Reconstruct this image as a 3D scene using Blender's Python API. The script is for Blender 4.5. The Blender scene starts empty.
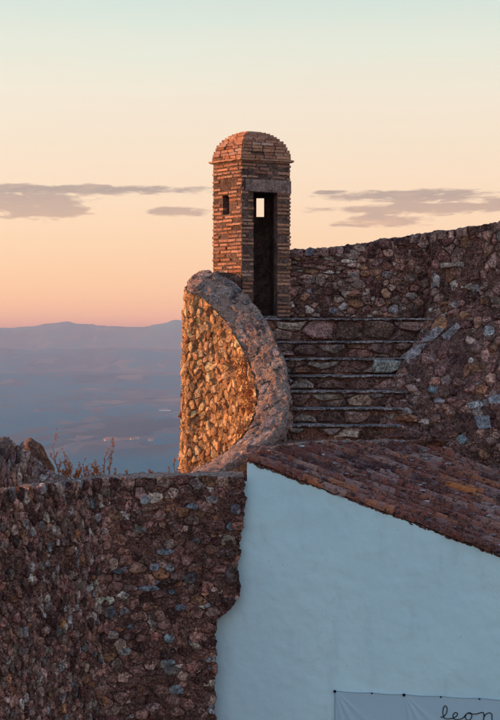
import bpy, bmesh, math, random
from mathutils import Vector, Matrix, noise

random.seed(7)
SC = bpy.context.scene
COL = SC.collection
R = math.radians

# ------------------------------------------------------------------ camera
F = 1500.0                       # focal length in photo pixels, 500 px wide frame
cam_d = bpy.data.cameras.new('camera')
cam_d.sensor_fit = 'HORIZONTAL'; cam_d.sensor_width = 24.0; cam_d.lens = 24.0*F/500
cam_d.shift_y = -25.0/500
cam_d.clip_start = 0.5; cam_d.clip_end = 250000
cam = bpy.data.objects.new('camera', cam_d); COL.objects.link(cam)
cam.location = (0, 0, 0); cam.rotation_euler = (R(90), 0, 0)
SC.camera = cam

# ------------------------------------------------------------------ light
SUN_EL = R(5.5)
SUN_AZ = Vector((-0.985, 0.17, 0)).normalized()          # from the left, a little behind the tower
sd = Vector((SUN_AZ.x*math.cos(SUN_EL), SUN_AZ.y*math.cos(SUN_EL), math.sin(SUN_EL)))
sun_d = bpy.data.lights.new('sun', 'SUN'); sun_d.energy = 5.0; sun_d.angle = R(0.6)
sun_d.color = (1.0, 0.49, 0.21)
sun = bpy.data.objects.new('sun', sun_d); COL.objects.link(sun)
sun.rotation_euler = sd.to_track_quat('Z', 'Y').to_euler(); sun.location = (-20, 5, 15)

SC.view_settings.view_transform = 'Standard'; SC.view_settings.look = 'None'
SC.view_settings.exposure = 0.42; SC.view_settings.gamma = 1.0
SC.cycles.max_bounces = 6; SC.cycles.volume_bounces = 1
SC.cycles.use_denoising = True

def lin(r, g, b):
    f = lambda c: (c/255/12.92) if c/255 <= .04045 else ((c/255+.055)/1.055)**2.4
    return (f(r), f(g), f(b), 1)

class NT:
    """small wrapper for building node trees"""
    def __init__(s, tree): s.t = tree; s.n = tree.nodes; s.l = tree.links
    def node(s, typ, ins=None, **kw):
        n = s.n.new(typ)
        for k, v in kw.items(): setattr(n, k, v)
        for k, v in (ins or {}).items():
            if isinstance(v, bpy.types.NodeSocket): s.l.new(v, n.inputs[k])
            else: n.inputs[k].default_value = v
        return n
    def math(s, op, a, b=0.0, c=0.0, clamp=False):
        n = s.node('ShaderNodeMath', {0: a, 1: b, 2: c}, operation=op); n.use_clamp = clamp
        return n.outputs[0]
    def noise(s, vec, scale, detail=4, rough=.55, dist=0.0):
        n = s.node('ShaderNodeTexNoise', {'Vector': vec, 'Scale': scale, 'Detail': detail, 'Roughness': rough, 'Distortion': dist})
        return n.outputs['Fac']
    def maprange(s, v, a, b, c=0.0, d=1.0, smooth=False):
        n = s.node('ShaderNodeMapRange', {'Value': v, 'From Min': a, 'From Max': b, 'To Min': c, 'To Max': d})
        if smooth: n.interpolation_type = 'SMOOTHSTEP'
        return n.outputs[0]
    def ramp(s, v, stops, interp='LINEAR'):
        n = s.node('ShaderNodeValToRGB', {'Fac': v}); cr = n.color_ramp; cr.interpolation = interp
        while len(cr.elements) < len(stops): cr.elements.new(0.5)
        for e, (p, c) in zip(cr.elements, stops):
            e.position = p; e.color = c if len(c) == 4 else (*c, 1)
        return n.outputs[0]
    def mix(s, fac, a, b, blend='MIX'):
        n = s.node('ShaderNodeMix', data_type='RGBA', blend_type=blend)
        for k, v in ((0, fac), (6, a), (7, b)):
            if isinstance(v, bpy.types.NodeSocket): s.l.new(v, n.inputs[k])
            else: n.inputs[k].default_value = v if (k == 0 or len(v) == 4) else (*v, 1)
        return n.outputs[2]

# ------------------------------------------------------------------ sky
world = bpy.data.worlds.new('World'); SC.world = world; world.use_nodes = True
w = NT(world.node_tree); w.n.clear()
tc = w.node('ShaderNodeTexCoord').outputs['Generated']
sp = w.node('ShaderNodeSeparateXYZ', {0: tc})
el = w.math('ARCSINE', sp.outputs[2])
az = w.math('ARCTAN2', sp.outputs[0], sp.outputs[1])          # 0 = straight ahead, + = right
eln = w.maprange(el, 0.0, math.pi/2)
D = lambda deg: deg/90.0
sky = w.ramp(eln, [(0.0, lin(253, 200, 158)), (D(0.9), lin(252, 200, 160)), (D(2.9), lin(247, 202, 168)),
                   (D(5.8), lin(245, 214, 188)), (D(9.2), lin(238, 225, 206)), (D(11), lin(225, 228, 212)),
                   (D(12.8), lin(205, 221, 212)), (D(20), lin(182, 211, 226)), (D(38), lin(142, 186, 226)),
                   (1.0, lin(108, 156, 214))])
# faint mottling of the high haze
cv = w.node('ShaderNodeCombineXYZ', {0: w.math('MULTIPLY', az, 3.0), 1: w.math('MULTIPLY', el, 22.0), 2: 0.0}).outputs[0]
veil = w.noise(cv, 2.2, 4, .5, .4)
sky = w.mix(w.maprange(veil, .35, .75, 0, .16), sky, (.86, .62, .52, 1))
# thin evening clouds, drawn out into streaks, low above the horizon
nz = w.node('ShaderNodeCombineXYZ', {0: w.math('MULTIPLY', az, 42.0), 1: w.math('MULTIPLY', el, 190.0), 2: 3.0}).outputs[0]
n1 = w.noise(nz, 1.0, 7, .62, .3)
def cloud(a0, e0, wa, we, top_flat=1.0):
    da = w.math('DIVIDE', w.math('SUBTRACT', az, a0), wa)
    de = w.math('DIVIDE', w.math('SUBTRACT', el, e0), we)
    q = w.math('SUBTRACT', 1.0, w.math('ADD', w.math('MULTIPLY', da, da), w.math('MULTIPLY', de, de)))
    return q
px = lambda x: (x-250)/F
py = lambda y: (335-y)/F
clouds = None
for (cx, cy, hw, hh) in [(20, 203, 80, 12), (75, 190.5, 150, 5.0), (45, 213, 60, 8), (70, 212, 34, 7), (180, 212, 34, 5.0), (0, 192, 90, 6),
                         (415, 197, 92, 7), (330, 193, 20, 2.6), (425, 210, 115, 6.5), (455, 209, 85, 5), (380, 222, 50, 7),
                         (560, 200, 90, 9), (-150, 205, 120, 9)]:
    q = cloud(px(cx), py(cy), hw/F, hh/F)
    clouds = q if clouds is None else w.math('SMOOTH_MAX', clouds, q, 0.15)
dens = w.math('ADD', w.math('MULTIPLY', w.math('MAXIMUM', clouds, -1.6), .62), w.math('MULTIPLY', w.math('SUBTRACT', n1, .5), 2.4))
cov = w.maprange(dens, -.10, .42, 0, .95, True)
ccol = w.mix(w.maprange(el, py(222), py(192)), lin(216, 166, 142), lin(146, 120, 122))
ccol = w.mix(w.maprange(n1, .35, .65), ccol, lin(184, 146, 138))
sky = w.mix(cov, sky, ccol)
nish = w.node('ShaderNodeTexSky', sky_type='NISHITA'); nish.sun_disc = False
nish.sun_elevation = SUN_EL; nish.sun_rotation = math.atan2(SUN_AZ.x, SUN_AZ.y) ; nish.altitude = 850; nish.dust_density = 2.0
b1 = w.node('ShaderNodeBackground', {'Color': sky, 'Strength': 0.70})
b2 = w.node('ShaderNodeBackground', {'Color': nish.outputs[0], 'Strength': 0.05})
ad = w.node('ShaderNodeAddShader', {0: b1.outputs[0], 1: b2.outputs[0]})
wo = w.node('ShaderNodeOutputWorld', {'Surface': ad.outputs[0]})

# ------------------------------------------------------------------ materials
def new_mat(name):
    m = bpy.data.materials.new(name); m.use_nodes = True
    t = NT(m.node_tree); b = t.n['Principled BSDF']; b.inputs['Roughness'].default_value = .9
    b.inputs['Specular IOR Level'].default_value = .25
    return m, t, b
def pos(t): return t.node('ShaderNodeNewGeometry').outputs['Position']
def bump(t, b, h, strength, dist):
    n = t.node('ShaderNodeBump', {'Height': h, 'Strength': strength, 'Distance': dist}); t.l.new(n.outputs[0], b.inputs['Normal'])

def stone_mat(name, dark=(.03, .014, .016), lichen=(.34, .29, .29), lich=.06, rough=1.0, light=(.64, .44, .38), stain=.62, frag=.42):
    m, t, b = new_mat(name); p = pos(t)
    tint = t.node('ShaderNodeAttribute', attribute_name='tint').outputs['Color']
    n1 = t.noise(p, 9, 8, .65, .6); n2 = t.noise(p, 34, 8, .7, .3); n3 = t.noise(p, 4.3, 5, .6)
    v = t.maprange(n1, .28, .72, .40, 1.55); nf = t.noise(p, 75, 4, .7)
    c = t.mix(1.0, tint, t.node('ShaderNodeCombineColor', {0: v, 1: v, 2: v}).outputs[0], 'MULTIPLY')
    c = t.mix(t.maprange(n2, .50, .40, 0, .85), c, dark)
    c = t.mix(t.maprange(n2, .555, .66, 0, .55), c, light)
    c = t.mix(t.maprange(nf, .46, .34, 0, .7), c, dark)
    c = t.mix(t.maprange(nf, .57, .70, 0, .45), c, light)
    c = t.mix(t.maprange(n3, .60, .68, 0, lich*5), c, lichen)
    wq = t.node('ShaderNodeVectorMath', {0: p, 1: t.node('ShaderNodeVectorMath', {0: t.node('ShaderNodeTexNoise', {'Vector': p, 'Scale': 20.0, 'Detail': 3}).outputs['Color'], 1: (.07, .07, .07)}, operation='MULTIPLY').outputs[0]}, operation='ADD').outputs[0]
    fr = t.node('ShaderNodeTexVoronoi', {'Vector': wq, 'Scale': 24.0}, feature='F1').outputs['Color']
    fv = t.maprange(t.node('ShaderNodeSeparateColor', {0: fr}).outputs[0], 0, 1, 1-frag, 1+frag)
    c = t.mix(1.0, c, t.node('ShaderNodeCombineColor', {0: fv, 1: fv, 2: fv}).outputs[0], 'MULTIPLY')
    sv = t.maprange(t.noise(p, 3.2, 7, .72, .8), .36, .60, stain, 1.25)
    c = t.mix(1.0, c, t.node('ShaderNodeCombineColor', {0: sv, 1: sv, 2: sv}).outputs[0], 'MULTIPLY')
    t.l.new(c, b.inputs['Base Color'])
    h = t.math('ADD', t.math('MULTIPLY', n1, .6), n2)
    bump(t, b, h, .9*rough, .035)
    return m
def mortar_mat(name, a, bcol, dark, scale=1.0, white=(.4, .34, .3), wamt=.35, dist=.05, chips=1.0, stain=.65, dkt=1.0):
    m, t, b = new_mat(name); p = pos(t)
    n0 = t.noise(p, 2.1*scale, 6, .6, .5); n1 = t.noise(p, 12*scale, 9, .7, .4); n2 = t.noise(p, 45*scale, 6, .7)
    vo = t.node('ShaderNodeTexVoronoi', {'Vector': p, 'Scale': 26*scale}, feature='F1').outputs['Distance']
    wp = t.node('ShaderNodeVectorMath', {0: p, 1: t.node('ShaderNodeVectorMath', {0: t.node('ShaderNodeTexNoise', {'Vector': p, 'Scale': 16*scale, 'Detail': 3}).outputs['Color'], 1: (.05, .05, .05)}, operation='MULTIPLY').outputs[0]}, operation='ADD').outputs[0]
    ch = t.node('ShaderNodeTexVoronoi', {'Vector': wp, 'Scale': 19*scale}, feature='F1')
    ed = t.node('ShaderNodeTexVoronoi', {'Vector': wp, 'Scale': 19*scale}, feature='DISTANCE_TO_EDGE').outputs['Distance']
    cr = t.node('ShaderNodeSeparateColor', {0: ch.outputs['Color']}).outputs
    c = t.mix(t.maprange(n1, .32, .68), a, bcol)
    k = t.maprange(cr[0], 0, 1, .45, 1.7)
    chip = t.math('MULTIPLY', t.maprange(cr[1], .42, .50), t.maprange(ed, .03, .12))
    chip = t.math('MULTIPLY', chip, chips)
    c = t.mix(chip, c, t.mix(1.0, c, t.node('ShaderNodeCombineColor', {0: k, 1: k, 2: k}).outputs[0], 'MULTIPLY'))
    c = t.mix(t.maprange(n0, .40, .64, 0, .5), c, dark)
    c = t.mix(t.maprange(n2, .50, .39+.03*(dkt-1)/.35, 0, .95), c, dark)
    c = t.mix(t.maprange(t.noise(p, 7, 6, .7, .8), .60, .645, 0, .85*(dkt > 1)), c, dark)
    c = t.mix(t.maprange(n2, .56, .70, 0, wamt), c, white)
    sv = t.maprange(t.noise(p, 3.2, 7, .72, .8), .36, .60, stain, 1.2)
    c = t.mix(1.0, c, t.node('ShaderNodeCombineColor', {0: sv, 1: sv, 2: sv}).outputs[0], 'MULTIPLY')
    t.l.new(c, b.inputs['Base Color'])
    h = t.math('ADD', t.math('MULTIPLY', n1, 1.2), t.math('ADD', t.math('MULTIPLY', n2, .5), t.math('ADD', t.math('MULTIPLY', vo, -.4), t.math('MULTIPLY', chip, .45))))
    bump(t, b, h, 1.0, dist)
    return m
M_STONE = stone_mat('rubble_stone')
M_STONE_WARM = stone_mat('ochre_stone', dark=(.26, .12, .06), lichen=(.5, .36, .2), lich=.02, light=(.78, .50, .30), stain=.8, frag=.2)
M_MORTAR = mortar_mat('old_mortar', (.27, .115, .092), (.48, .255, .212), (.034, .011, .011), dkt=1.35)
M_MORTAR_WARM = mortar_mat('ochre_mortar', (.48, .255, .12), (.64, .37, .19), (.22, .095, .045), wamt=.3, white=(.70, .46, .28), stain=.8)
M_COPING = mortar_mat('lime_coping', (.46, .29, .235), (.68, .46, .385), (.17, .08, .065), 1.1, (.60, .47, .43), .6, .06)
M_RUIN = mortar_mat('ruin_mortar', (.34, .18, .14), (.52, .32, .27), (.08, .04, .04), 1.0, (.55, .42, .38), .5, .06)
M_LEDGE = mortar_mat('pale_tread', (.30, .235, .235), (.56, .48, .49), (.06, .03, .03), 1.0, (.6, .54, .54), .6, .03, 1.0, .30, 1.35)

def brick_mat():
    m, t, b = new_mat('thin_brick'); p = pos(t)
    r = t.node('ShaderNodeObjectInfo').outputs['Random']
    tint = t.node('ShaderNodeAttribute', attribute_name='tint').outputs['Color']
    n1 = t.noise(p, 22, 6, .7); n2 = t.noise(p, 60, 5, .7); n0 = t.noise(p, 2.6, 4, .6)
    c = t.ramp(r, [(0, (.34, .14, .09)), (.3, (.54, .25, .15)), (.6, (.64, .33, .21)), (.85, (.44, .225, .17)), (1, (.72, .46, .34))])
    c = t.mix(1.0, c, tint, 'MULTIPLY')
    c = t.mix(t.maprange(n1, .5, .34, 0, .85), c, (.05, .025, .022))
    c = t.mix(t.maprange(n2, .56, .7, 0, .45), c, (.42, .34, .31))
    c = t.mix(t.maprange(n0, .52, .66, 0, .45), c, (.34, .27, .27))
    t.l.new(c, b.inputs['Base Color']); bump(t, b, t.math('ADD', n1, n2), .9, .02)
    return m
M_BRICK = brick_mat()
M_JOINT = mortar_mat('brick_joint', (.20, .105, .08), (.32, .20, .165), (.045, .02, .018), 1.6, (.38, .3, .27), .3, .03)
M_PLASTER_OLD = mortar_mat('weathered_render', (.36, .23, .20), (.48, .33, .29), (.16, .09, .08), 1.2, (.44, .38, .36), .3, .02)

def tile_mat():
    m, t, b = new_mat('clay_roof_tile'); p = pos(t)
    r = t.node('ShaderNodeObjectInfo').outputs['Random']
    n1 = t.noise(p, 14, 8, .7, .5); n2 = t.noise(p, 48, 6, .7); n0 = t.noise(p, 5, 5, .6)
    c = t.ramp(r, [(0, (.06, .018, .016)), (.25, (.20, .055, .036)), (.5, (.32, .10, .062)), (.68, (.36, .22, .20)),
                   (.85, (.48, .155, .07)), (1, (.06, .022, .024))])
    nf = t.noise(p, 80, 4, .7)
    c = t.mix(t.maprange(n1, .52, .40, 0, .9), c, (.020, .008, .010))
    c = t.mix(t.maprange(n0, .53, .61, 0, .55), c, (.27, .165, .165))
    c = t.mix(t.maprange(n2, .575, .66, 0, .8), c, (.46, .38, .42))
    c = t.mix(t.maprange(nf, .45, .36, 0, .8), c, (.02, .008, .01))
    c = t.mix(t.maprange(nf, .60, .68, 0, .5), c, (.5, .42, .44))
    t.l.new(c, b.inputs['Base Color']); bump(t, b, t.math('ADD', n1, n2), .9, .02)
    return m
M_TILE = tile_mat()
def flat_mat(name, col, rough=.9, nscale=20, amt=.4, bdist=.01):
    m, t, b = new_mat(name); p = pos(t); n = t.noise(p, nscale, 6, .65)
    v = t.maprange(n, .3, .7, 1-amt, 1+amt)
    c = t.mix(1.0, col, t.node('ShaderNodeCombineColor', {0: v, 1: v, 2: v}).outputs[0], 'MULTIPLY')
    t.l.new(c, b.inputs['Base Color']); b.inputs['Roughness'].default_value = rough; bump(t, b, n, .6, bdist)
    return m
M_TILE_ORANGE = flat_mat('orange_clay', (.40, .13, .045), nscale=25)

def plaster_mat():
    m, t, b = new_mat('whitewash'); p = pos(t)
    mp = t.node('ShaderNodeMapping', {'Vector': p, 'Scale': (1.6, 1.6, .35)}).outputs[0]
    n0 = t.noise(p, .55, 5, .55, .3); n1 = t.noise(p, 6, 7, .6, .3); n2 = t.noise(p, 55, 5, .7); st = t.noise(mp, 2.2, 6, .6, .3)
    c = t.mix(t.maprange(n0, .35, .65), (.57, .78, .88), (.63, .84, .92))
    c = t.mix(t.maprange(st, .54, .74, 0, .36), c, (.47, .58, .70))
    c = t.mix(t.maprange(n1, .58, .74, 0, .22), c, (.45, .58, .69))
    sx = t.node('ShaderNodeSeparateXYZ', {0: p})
    # darker, more violet tone towards the left, lower part of the wall
    low_left = t.math('MULTIPLY', t.maprange(sx.outputs[0], 1.3, -.6), t.maprange(sx.outputs[2], -2.4, -4.6))
    c = t.mix(t.math('MULTIPLY', low_left, t.maprange(n0, .3, .7, .25, .6)), c, (.45, .51, .64))
    vo = t.node('ShaderNodeTexVoronoi', {'Vector': p, 'Scale': 5.0, 'Randomness': 1.0}, feature='F1').outputs['Distance']
    c = t.mix(t.maprange(vo, .055, .03, 0, .55), c, (.25, .27, .30))
    wq = t.node('ShaderNodeVectorMath', {0: p, 1: t.node('ShaderNodeVectorMath', {0: t.node('ShaderNodeTexNoise', {'Vector': p, 'Scale': 3.0, 'Detail': 6}).outputs['Color'], 1: (.9, .9, .9)}, operation='MULTIPLY').outputs[0]}, operation='ADD').outputs[0]
    ck = t.node('ShaderNodeTexVoronoi', {'Vector': wq, 'Scale': .75}, feature='DISTANCE_TO_EDGE').outputs['Distance']
    crack = t.math('MULTIPLY', t.maprange(ck, .006, .002), t.maprange(n0, .5, .6))
    c = t.mix(t.math('MULTIPLY', crack, .15), c, (.30, .34, .38))
    spk = t.noise(p, 38, 3, .6); c = t.mix(t.math('MULTIPLY', t.maprange(spk, .70, .74), .6), c, (.28, .30, .33))
    t.l.new(c, b.inputs['Base Color']); b.inputs['Roughness'].default_value = .85
    h = t.math('ADD', t.math('MULTIPLY', n1, 1.0), t.math('MULTIPLY', n2, .25)); bump(t, b, h, .35, .02)
    return m
M_WHITE = plaster_mat()

# ------------------------------------------------------------------ object helpers
def tag(o, label=None, cat=None, group=None, kind=None):
    if label: o['label'] = label
    if cat: o['category'] = cat
    if group: o['group'] = group
    if kind: o['kind'] = kind
    return o
def empty(name, loc, label, cat, group=None):
    o = bpy.data.objects.new(name, None); COL.objects.link(o); o.location = loc; o.empty_display_size = .2
    bpy.context.view_layer.update() if False else None
    return tag(o, label, cat, group)
def link(name, me, mat=None, parent=None, loc=(0, 0, 0)):
    """mesh object placed at a world location (parents here are unrotated empties)"""
    o = bpy.data.objects.new(name, me); COL.objects.link(o)
    l = Vector(loc)
    if parent:
        o.parent = parent
        q = parent
        while q: l = l - q.location; q = q.parent
    o.location = l
    if mat and not me.materials: me.materials.append(mat)
    return o
def mesh(name, verts, faces, tint=None, smooth=False):
    me = bpy.data.meshes.new(name); me.from_pydata(verts, [], faces)
    if tint is not None:
        a = me.color_attributes.new('tint', 'FLOAT_COLOR', 'POINT')
        if isinstance(tint[0], (int, float)): tint = [tint]*len(verts)
        a.data.foreach_set('color', [c for t in tint for c in (t[0], t[1], t[2], 1.0)])
    if smooth: me.polygons.foreach_set('use_smooth', [True]*len(me.polygons))
    me.update(); return me
def P(x, y, Y):
    """point at distance Y seen at photo pixel (x, y): used only to survey real positions from the photograph"""
    return Vector(((x-250)/F*Y, Y, (335-y)/F*Y))

def crom(pts, t):
    """Catmull-Rom through pts, t in 0..1"""
    n = len(pts)-1; s = min(max(t, 0), .999999)*n; i = int(s); f = s-i
    p0 = pts[max(i-1, 0)]; p1 = pts[i]; p2 = pts[i+1]; p3 = pts[min(i+2, n)]
    return 0.5*((2*p1)+(-p0+p2)*f+(2*p0-5*p1+4*p2-p3)*f*f+(-p0+3*p1-3*p2+p3)*f*f*f)
def fbm(p, s, o=4): return noise.fractal(Vector(p)*s, .6, 2.1, o)

def grid(name, fn, nu, nv, mat, parent=None, disp=.02, dscale=6, smooth=True, mask=None, loc=(0, 0, 0)):
    """sheet fn(i/nu, j/nv) -> Vector, roughened along its normal"""
    P0 = [[fn(i/nu, j/nv) for j in range(nv+1)] for i in range(nu+1)]
    vs = []; L = Vector(loc)
    for i in range(nu+1):
        for j in range(nv+1):
            a = P0[min(i+1, nu)][j]-P0[max(i-1, 0)][j]; b = P0[i][min(j+1, nv)]-P0[i][max(j-1, 0)]
            n = a.cross(b); n = n.normalized() if n.length > 1e-9 else Vector((0, 0, 1))
            p = P0[i][j]
            d = disp*(fbm(p, dscale, 5)+.5*fbm(p+Vector((9, 3, 1)), dscale*3.3, 3)) if disp else 0
            vs.append(p+n*d-L)
    fs = []
    for i in range(nu):
        for j in range(nv):
            if mask and not mask((i+.5)/nu, (j+.5)/nv): continue
            a = i*(nv+1)+j; fs.append((a, a+nv+1, a+nv+2, a+1))
    return link(name, mesh(name, vs, fs, smooth=smooth), mat, parent, loc)

# ------------------------------------------------------------------ rubble masonry
def clip(poly, cx, cy, nx, ny, d):
    """keep the side where (p-c).n <= d"""
    out = []; m = len(poly)
    for k in range(m):
        ax, ay = poly[k]; bx, by = poly[(k+1) % m]
        da = (ax-cx)*nx+(ay-cy)*ny-d; db = (bx-cx)*nx+(by-cy)*ny-d
        if da <= 0: out.append((ax, ay))
        if (da < 0 < db) or (db < 0 < da):
            f = da/(da-db); out.append((ax+(bx-ax)*f, ay+(by-ay)*f))
    return out
def cells(u0, u1, v0, v1, rmin, rmax, aspect, rng, inside=None, power=2.5, pack=.76):
    """irregular stones packed into a rectangle: (polygon, centre, radius)"""
    W = (u1-u0)/aspect; H = v1-v0; pts = []; hsh = {}; cs = rmax*2.0
    tries = int(W*H/(rmin*rmin)*5)+60
    rad = sorted((rmin+(rmax-rmin)*rng.random()**power for _ in range(tries)), reverse=True)
    for r in rad:
        x = rng.random()*W; y = rng.random()*H
        if inside and not inside(u0+x*aspect, v0+y): continue
        gx, gy = int(x/cs), int(y/cs); ok = True
        for a in (gx-1, gx, gx+1):
            for b in (gy-1, gy, gy+1):
                for q in hsh.get((a, b), ()):
                    if (q[0]-x)**2+(q[1]-y)**2 < (pack*(q[2]+r))**2: ok = False; break
                if not ok: break
            if not ok: break
        if ok:
            pts.append((x, y, r)); hsh.setdefault((gx, gy), []).append((x, y, r))
    out = []
    for (x, y, r) in pts:
        e = 1.75*r; n = 7; a0 = rng.random()
        poly = [(x+e*math.cos(a0+2*math.pi*k/n), y+e*math.sin(a0+2*math.pi*k/n)) for k in range(n)]
        gx, gy = int(x/cs), int(y/cs)
        for a in (gx-1, gx, gx+1):
            for b in (gy-1, gy, gy+1):
                for q in hsh.get((a, b), ()):
                    dx, dy = q[0]-x, q[1]-y; dd = math.hypot(dx, dy)
                    if dd < 1e-6 or dd > (q[2]+r)*1.9: continue
                    d = (dd*dd+r*r-q[2]*q[2])/(2*dd)
                    poly = clip(poly, x, y, dx/dd, dy/dd, d)
                    if len(poly) < 3: break
                if len(poly) < 3: break
            if len(poly) < 3: break
        for nx_, ny_, d_ in ((0, 1, H-y), (0, -1, y)):
            poly = clip(poly, x, y, nx_, ny_, d_)
            if len(poly) < 3: break
        if len(poly) < 3: continue
        poly = [(u0+a*aspect, v0+b) for a, b in poly]
        out.append((poly, (u0+x*aspect, v0+y), r))
    return out
def stone_geo(poly, c, r, h, gap, surf, rng, tilt=.35, jit=1.0):
    """12 to 50 triangle stone on the surface surf(u, v) -> (point, normal)"""
    m = len(poly); pts = []
    for k in range(m):
        a = poly[k]; b = poly[(k+1) % m]; L = math.hypot(b[0]-a[0], b[1]-a[1])
        if L < r*.16: continue
        pts.append(a)
        if L > r*.75 and rng.random() < .7*jit:
            f = rng.uniform(.35, .65); j = rng.uniform(-.10, .06)*L
            pts.append((a[0]+(b[0]-a[0])*f-(b[1]-a[1])/L*j, a[1]+(b[1]-a[1])*f+(b[0]-a[0])/L*j))
    if len(pts) < 4: return None
    while len(pts) > 9: pts.pop(rng.randrange(len(pts)))
    cx = sum(p[0] for p in pts)/len(pts); cy = sum(p[1] for p in pts)/len(pts)
    k = len(pts); g = max(.55, 1-gap/r)
    pts = [(cx+(p[0]-cx)*g*(1+jit*rng.uniform(-.10, .04)), cy+(p[1]-cy)*g*(1+jit*rng.uniform(-.10, .04))) for p in pts]
    tx, ty = rng.uniform(-tilt, tilt), rng.uniform(-tilt, tilt)
    vs = []
    def put(u, v, hh):
        p, n = surf(u, v); vs.append(p+n*hh)
    for p in pts: put(p[0], p[1], -.03)
    for p in pts:
        q = rng.uniform(.93, .985); put(cx+(p[0]-cx)*q, cy+(p[1]-cy)*q, h*rng.uniform(.35, .8)+((p[0]-cx)*tx+(p[1]-cy)*ty)*.6)
    ox, oy = rng.uniform(-.12, .12), rng.uniform(-.12, .12)
    for p in pts:
        q = rng.uniform(.66, .88) if jit > .5 else rng.uniform(.84, .9); put(cx+(p[0]-cx)*q, cy+(p[1]-cy)*q, h*rng.uniform(.8, 1.15)+((p[0]-cx)*tx+(p[1]-cy)*ty)*.7)
    put(cx+ox*r, cy+oy*r, h*rng.uniform(.85, 1.25))
    fs = []
    for i in range(k):
        j = (i+1) % k
        fs += [(i, j, k+j, k+i), (k+i, k+j, 2*k+j, 2*k+i), (2*k+i, 2*k+j, 3*k)]
    return vs, fs
def surf_of(fn, e=.02, flip=False):
    """adds a normal that faces the viewer's side to a point function fn(u, v)"""
    def s(u, v):
        p = fn(u, v); n = (fn(u+e, v)-fn(u-e, v)).cross(fn(u, v+e)-fn(u, v-e))
        n = n.normalized() if n.length > 1e-10 else Vector((0, -1, 0))
        if flip: n = -n
        return p, n
    return s
def pick(pal, rng):
    t = rng.random()*sum(p[0] for p in pal)
    for wgt, c in pal:
        t -= wgt
        if t <= 0: break
    k = math.exp(rng.uniform(-.62, .42)*(.5 if pal is PAL_OCHRE else 1))
    return tuple(min(.8, x*k*rng.uniform(.94, 1.06)) for x in c)
def clad(parent, surf, area, rr, aspect, mat, pal, seed, limit=300, h=(.012, .045), gap=.010, miss=0.0, inside=None,
         name='stone', power=2.5, tilt=.35, pack=.76, pieces=True, extra=None, warp=True):
    """face a surface with stones: the largest 'limit' become parts, the rest one joined part"""
    rng = random.Random(seed); cs = cells(*area, rr[0], rr[1], aspect, rng, inside, power, pack)
    got = []
    wa = min(.03, rr[1]*.35); v_lo, v_hi = area[2], area[3]
    for poly, c, r in cs:
        if warp:
            q2 = []
            for (a_, b_) in poly:
                w1 = noise.noise_vector(Vector((a_*7, b_*7, seed*.7))); w2 = noise.noise_vector(Vector((a_*19, b_*19, seed*.3)))
                q2.append((a_+w1.x*wa+w2.x*wa*.5, min(v_hi, max(v_lo, b_+w1.y*wa+w2.y*wa*.5))))
            poly = q2
        if miss and rng.random() < miss*(1.6-r/rr[1]): continue
        hh = rng.uniform(*h)*(0.6+.6*r/rr[1])
        g = stone_geo(poly, c, r, hh, gap, surf, rng, tilt)
        if g:
            p = sum(g[0], Vector())/len(g[0])
            got.append((-(r/max(p.y, 1)), g[0], g[1], p, pick(pal, rng)))
    if extra: got += extra
    got.sort(key=lambda q: q[0])
    for q in got[:limit] if pieces else []:
        me = mesh(name, [v-q[3] for v in q[1]], q[2], q[4]); link(name, me, mat, parent, q[3])
    rest = got[limit:] if pieces else got
    if rest:
        vs, fs, tn = [], [], []
        for q in rest:
            b = len(vs); vs += q[1]; fs += [tuple(b+i for i in f) for f in q[2]]; tn += [q[4]]*len(q[1])
        o = link('small_stones', mesh('small_stones', vs, fs, tn), mat, parent, (0, 0, 0)); o['kind'] = 'stuff'
    return len(got)

PAL_MAUVE = [(5, (.33, .145, .118)), (3, (.41, .205, .168)), (2.6, (.12, .042, .038)), (1.5, (.54, .33, .28)),
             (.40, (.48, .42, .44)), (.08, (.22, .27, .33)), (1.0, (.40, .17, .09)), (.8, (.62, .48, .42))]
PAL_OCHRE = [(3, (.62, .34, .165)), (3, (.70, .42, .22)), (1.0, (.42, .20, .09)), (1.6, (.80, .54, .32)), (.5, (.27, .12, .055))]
PAL_GREY = [(3, (.39, .205, .172)), (3, (.49, .295, .25)), (2.2, (.15, .060, .053)), (1.6, (.60, .47, .43)), (.25, (.38, .36, .40)),
            (.7, (.44, .21, .13))]
PAL_STEP = [(2.4, (.20, .10, .085)), (2, (.33, .19, .16)), (1.6, (.46, .34, .305)), (.5, (.44, .42, .44)), (.8, (.34, .14, .085))]

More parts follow.
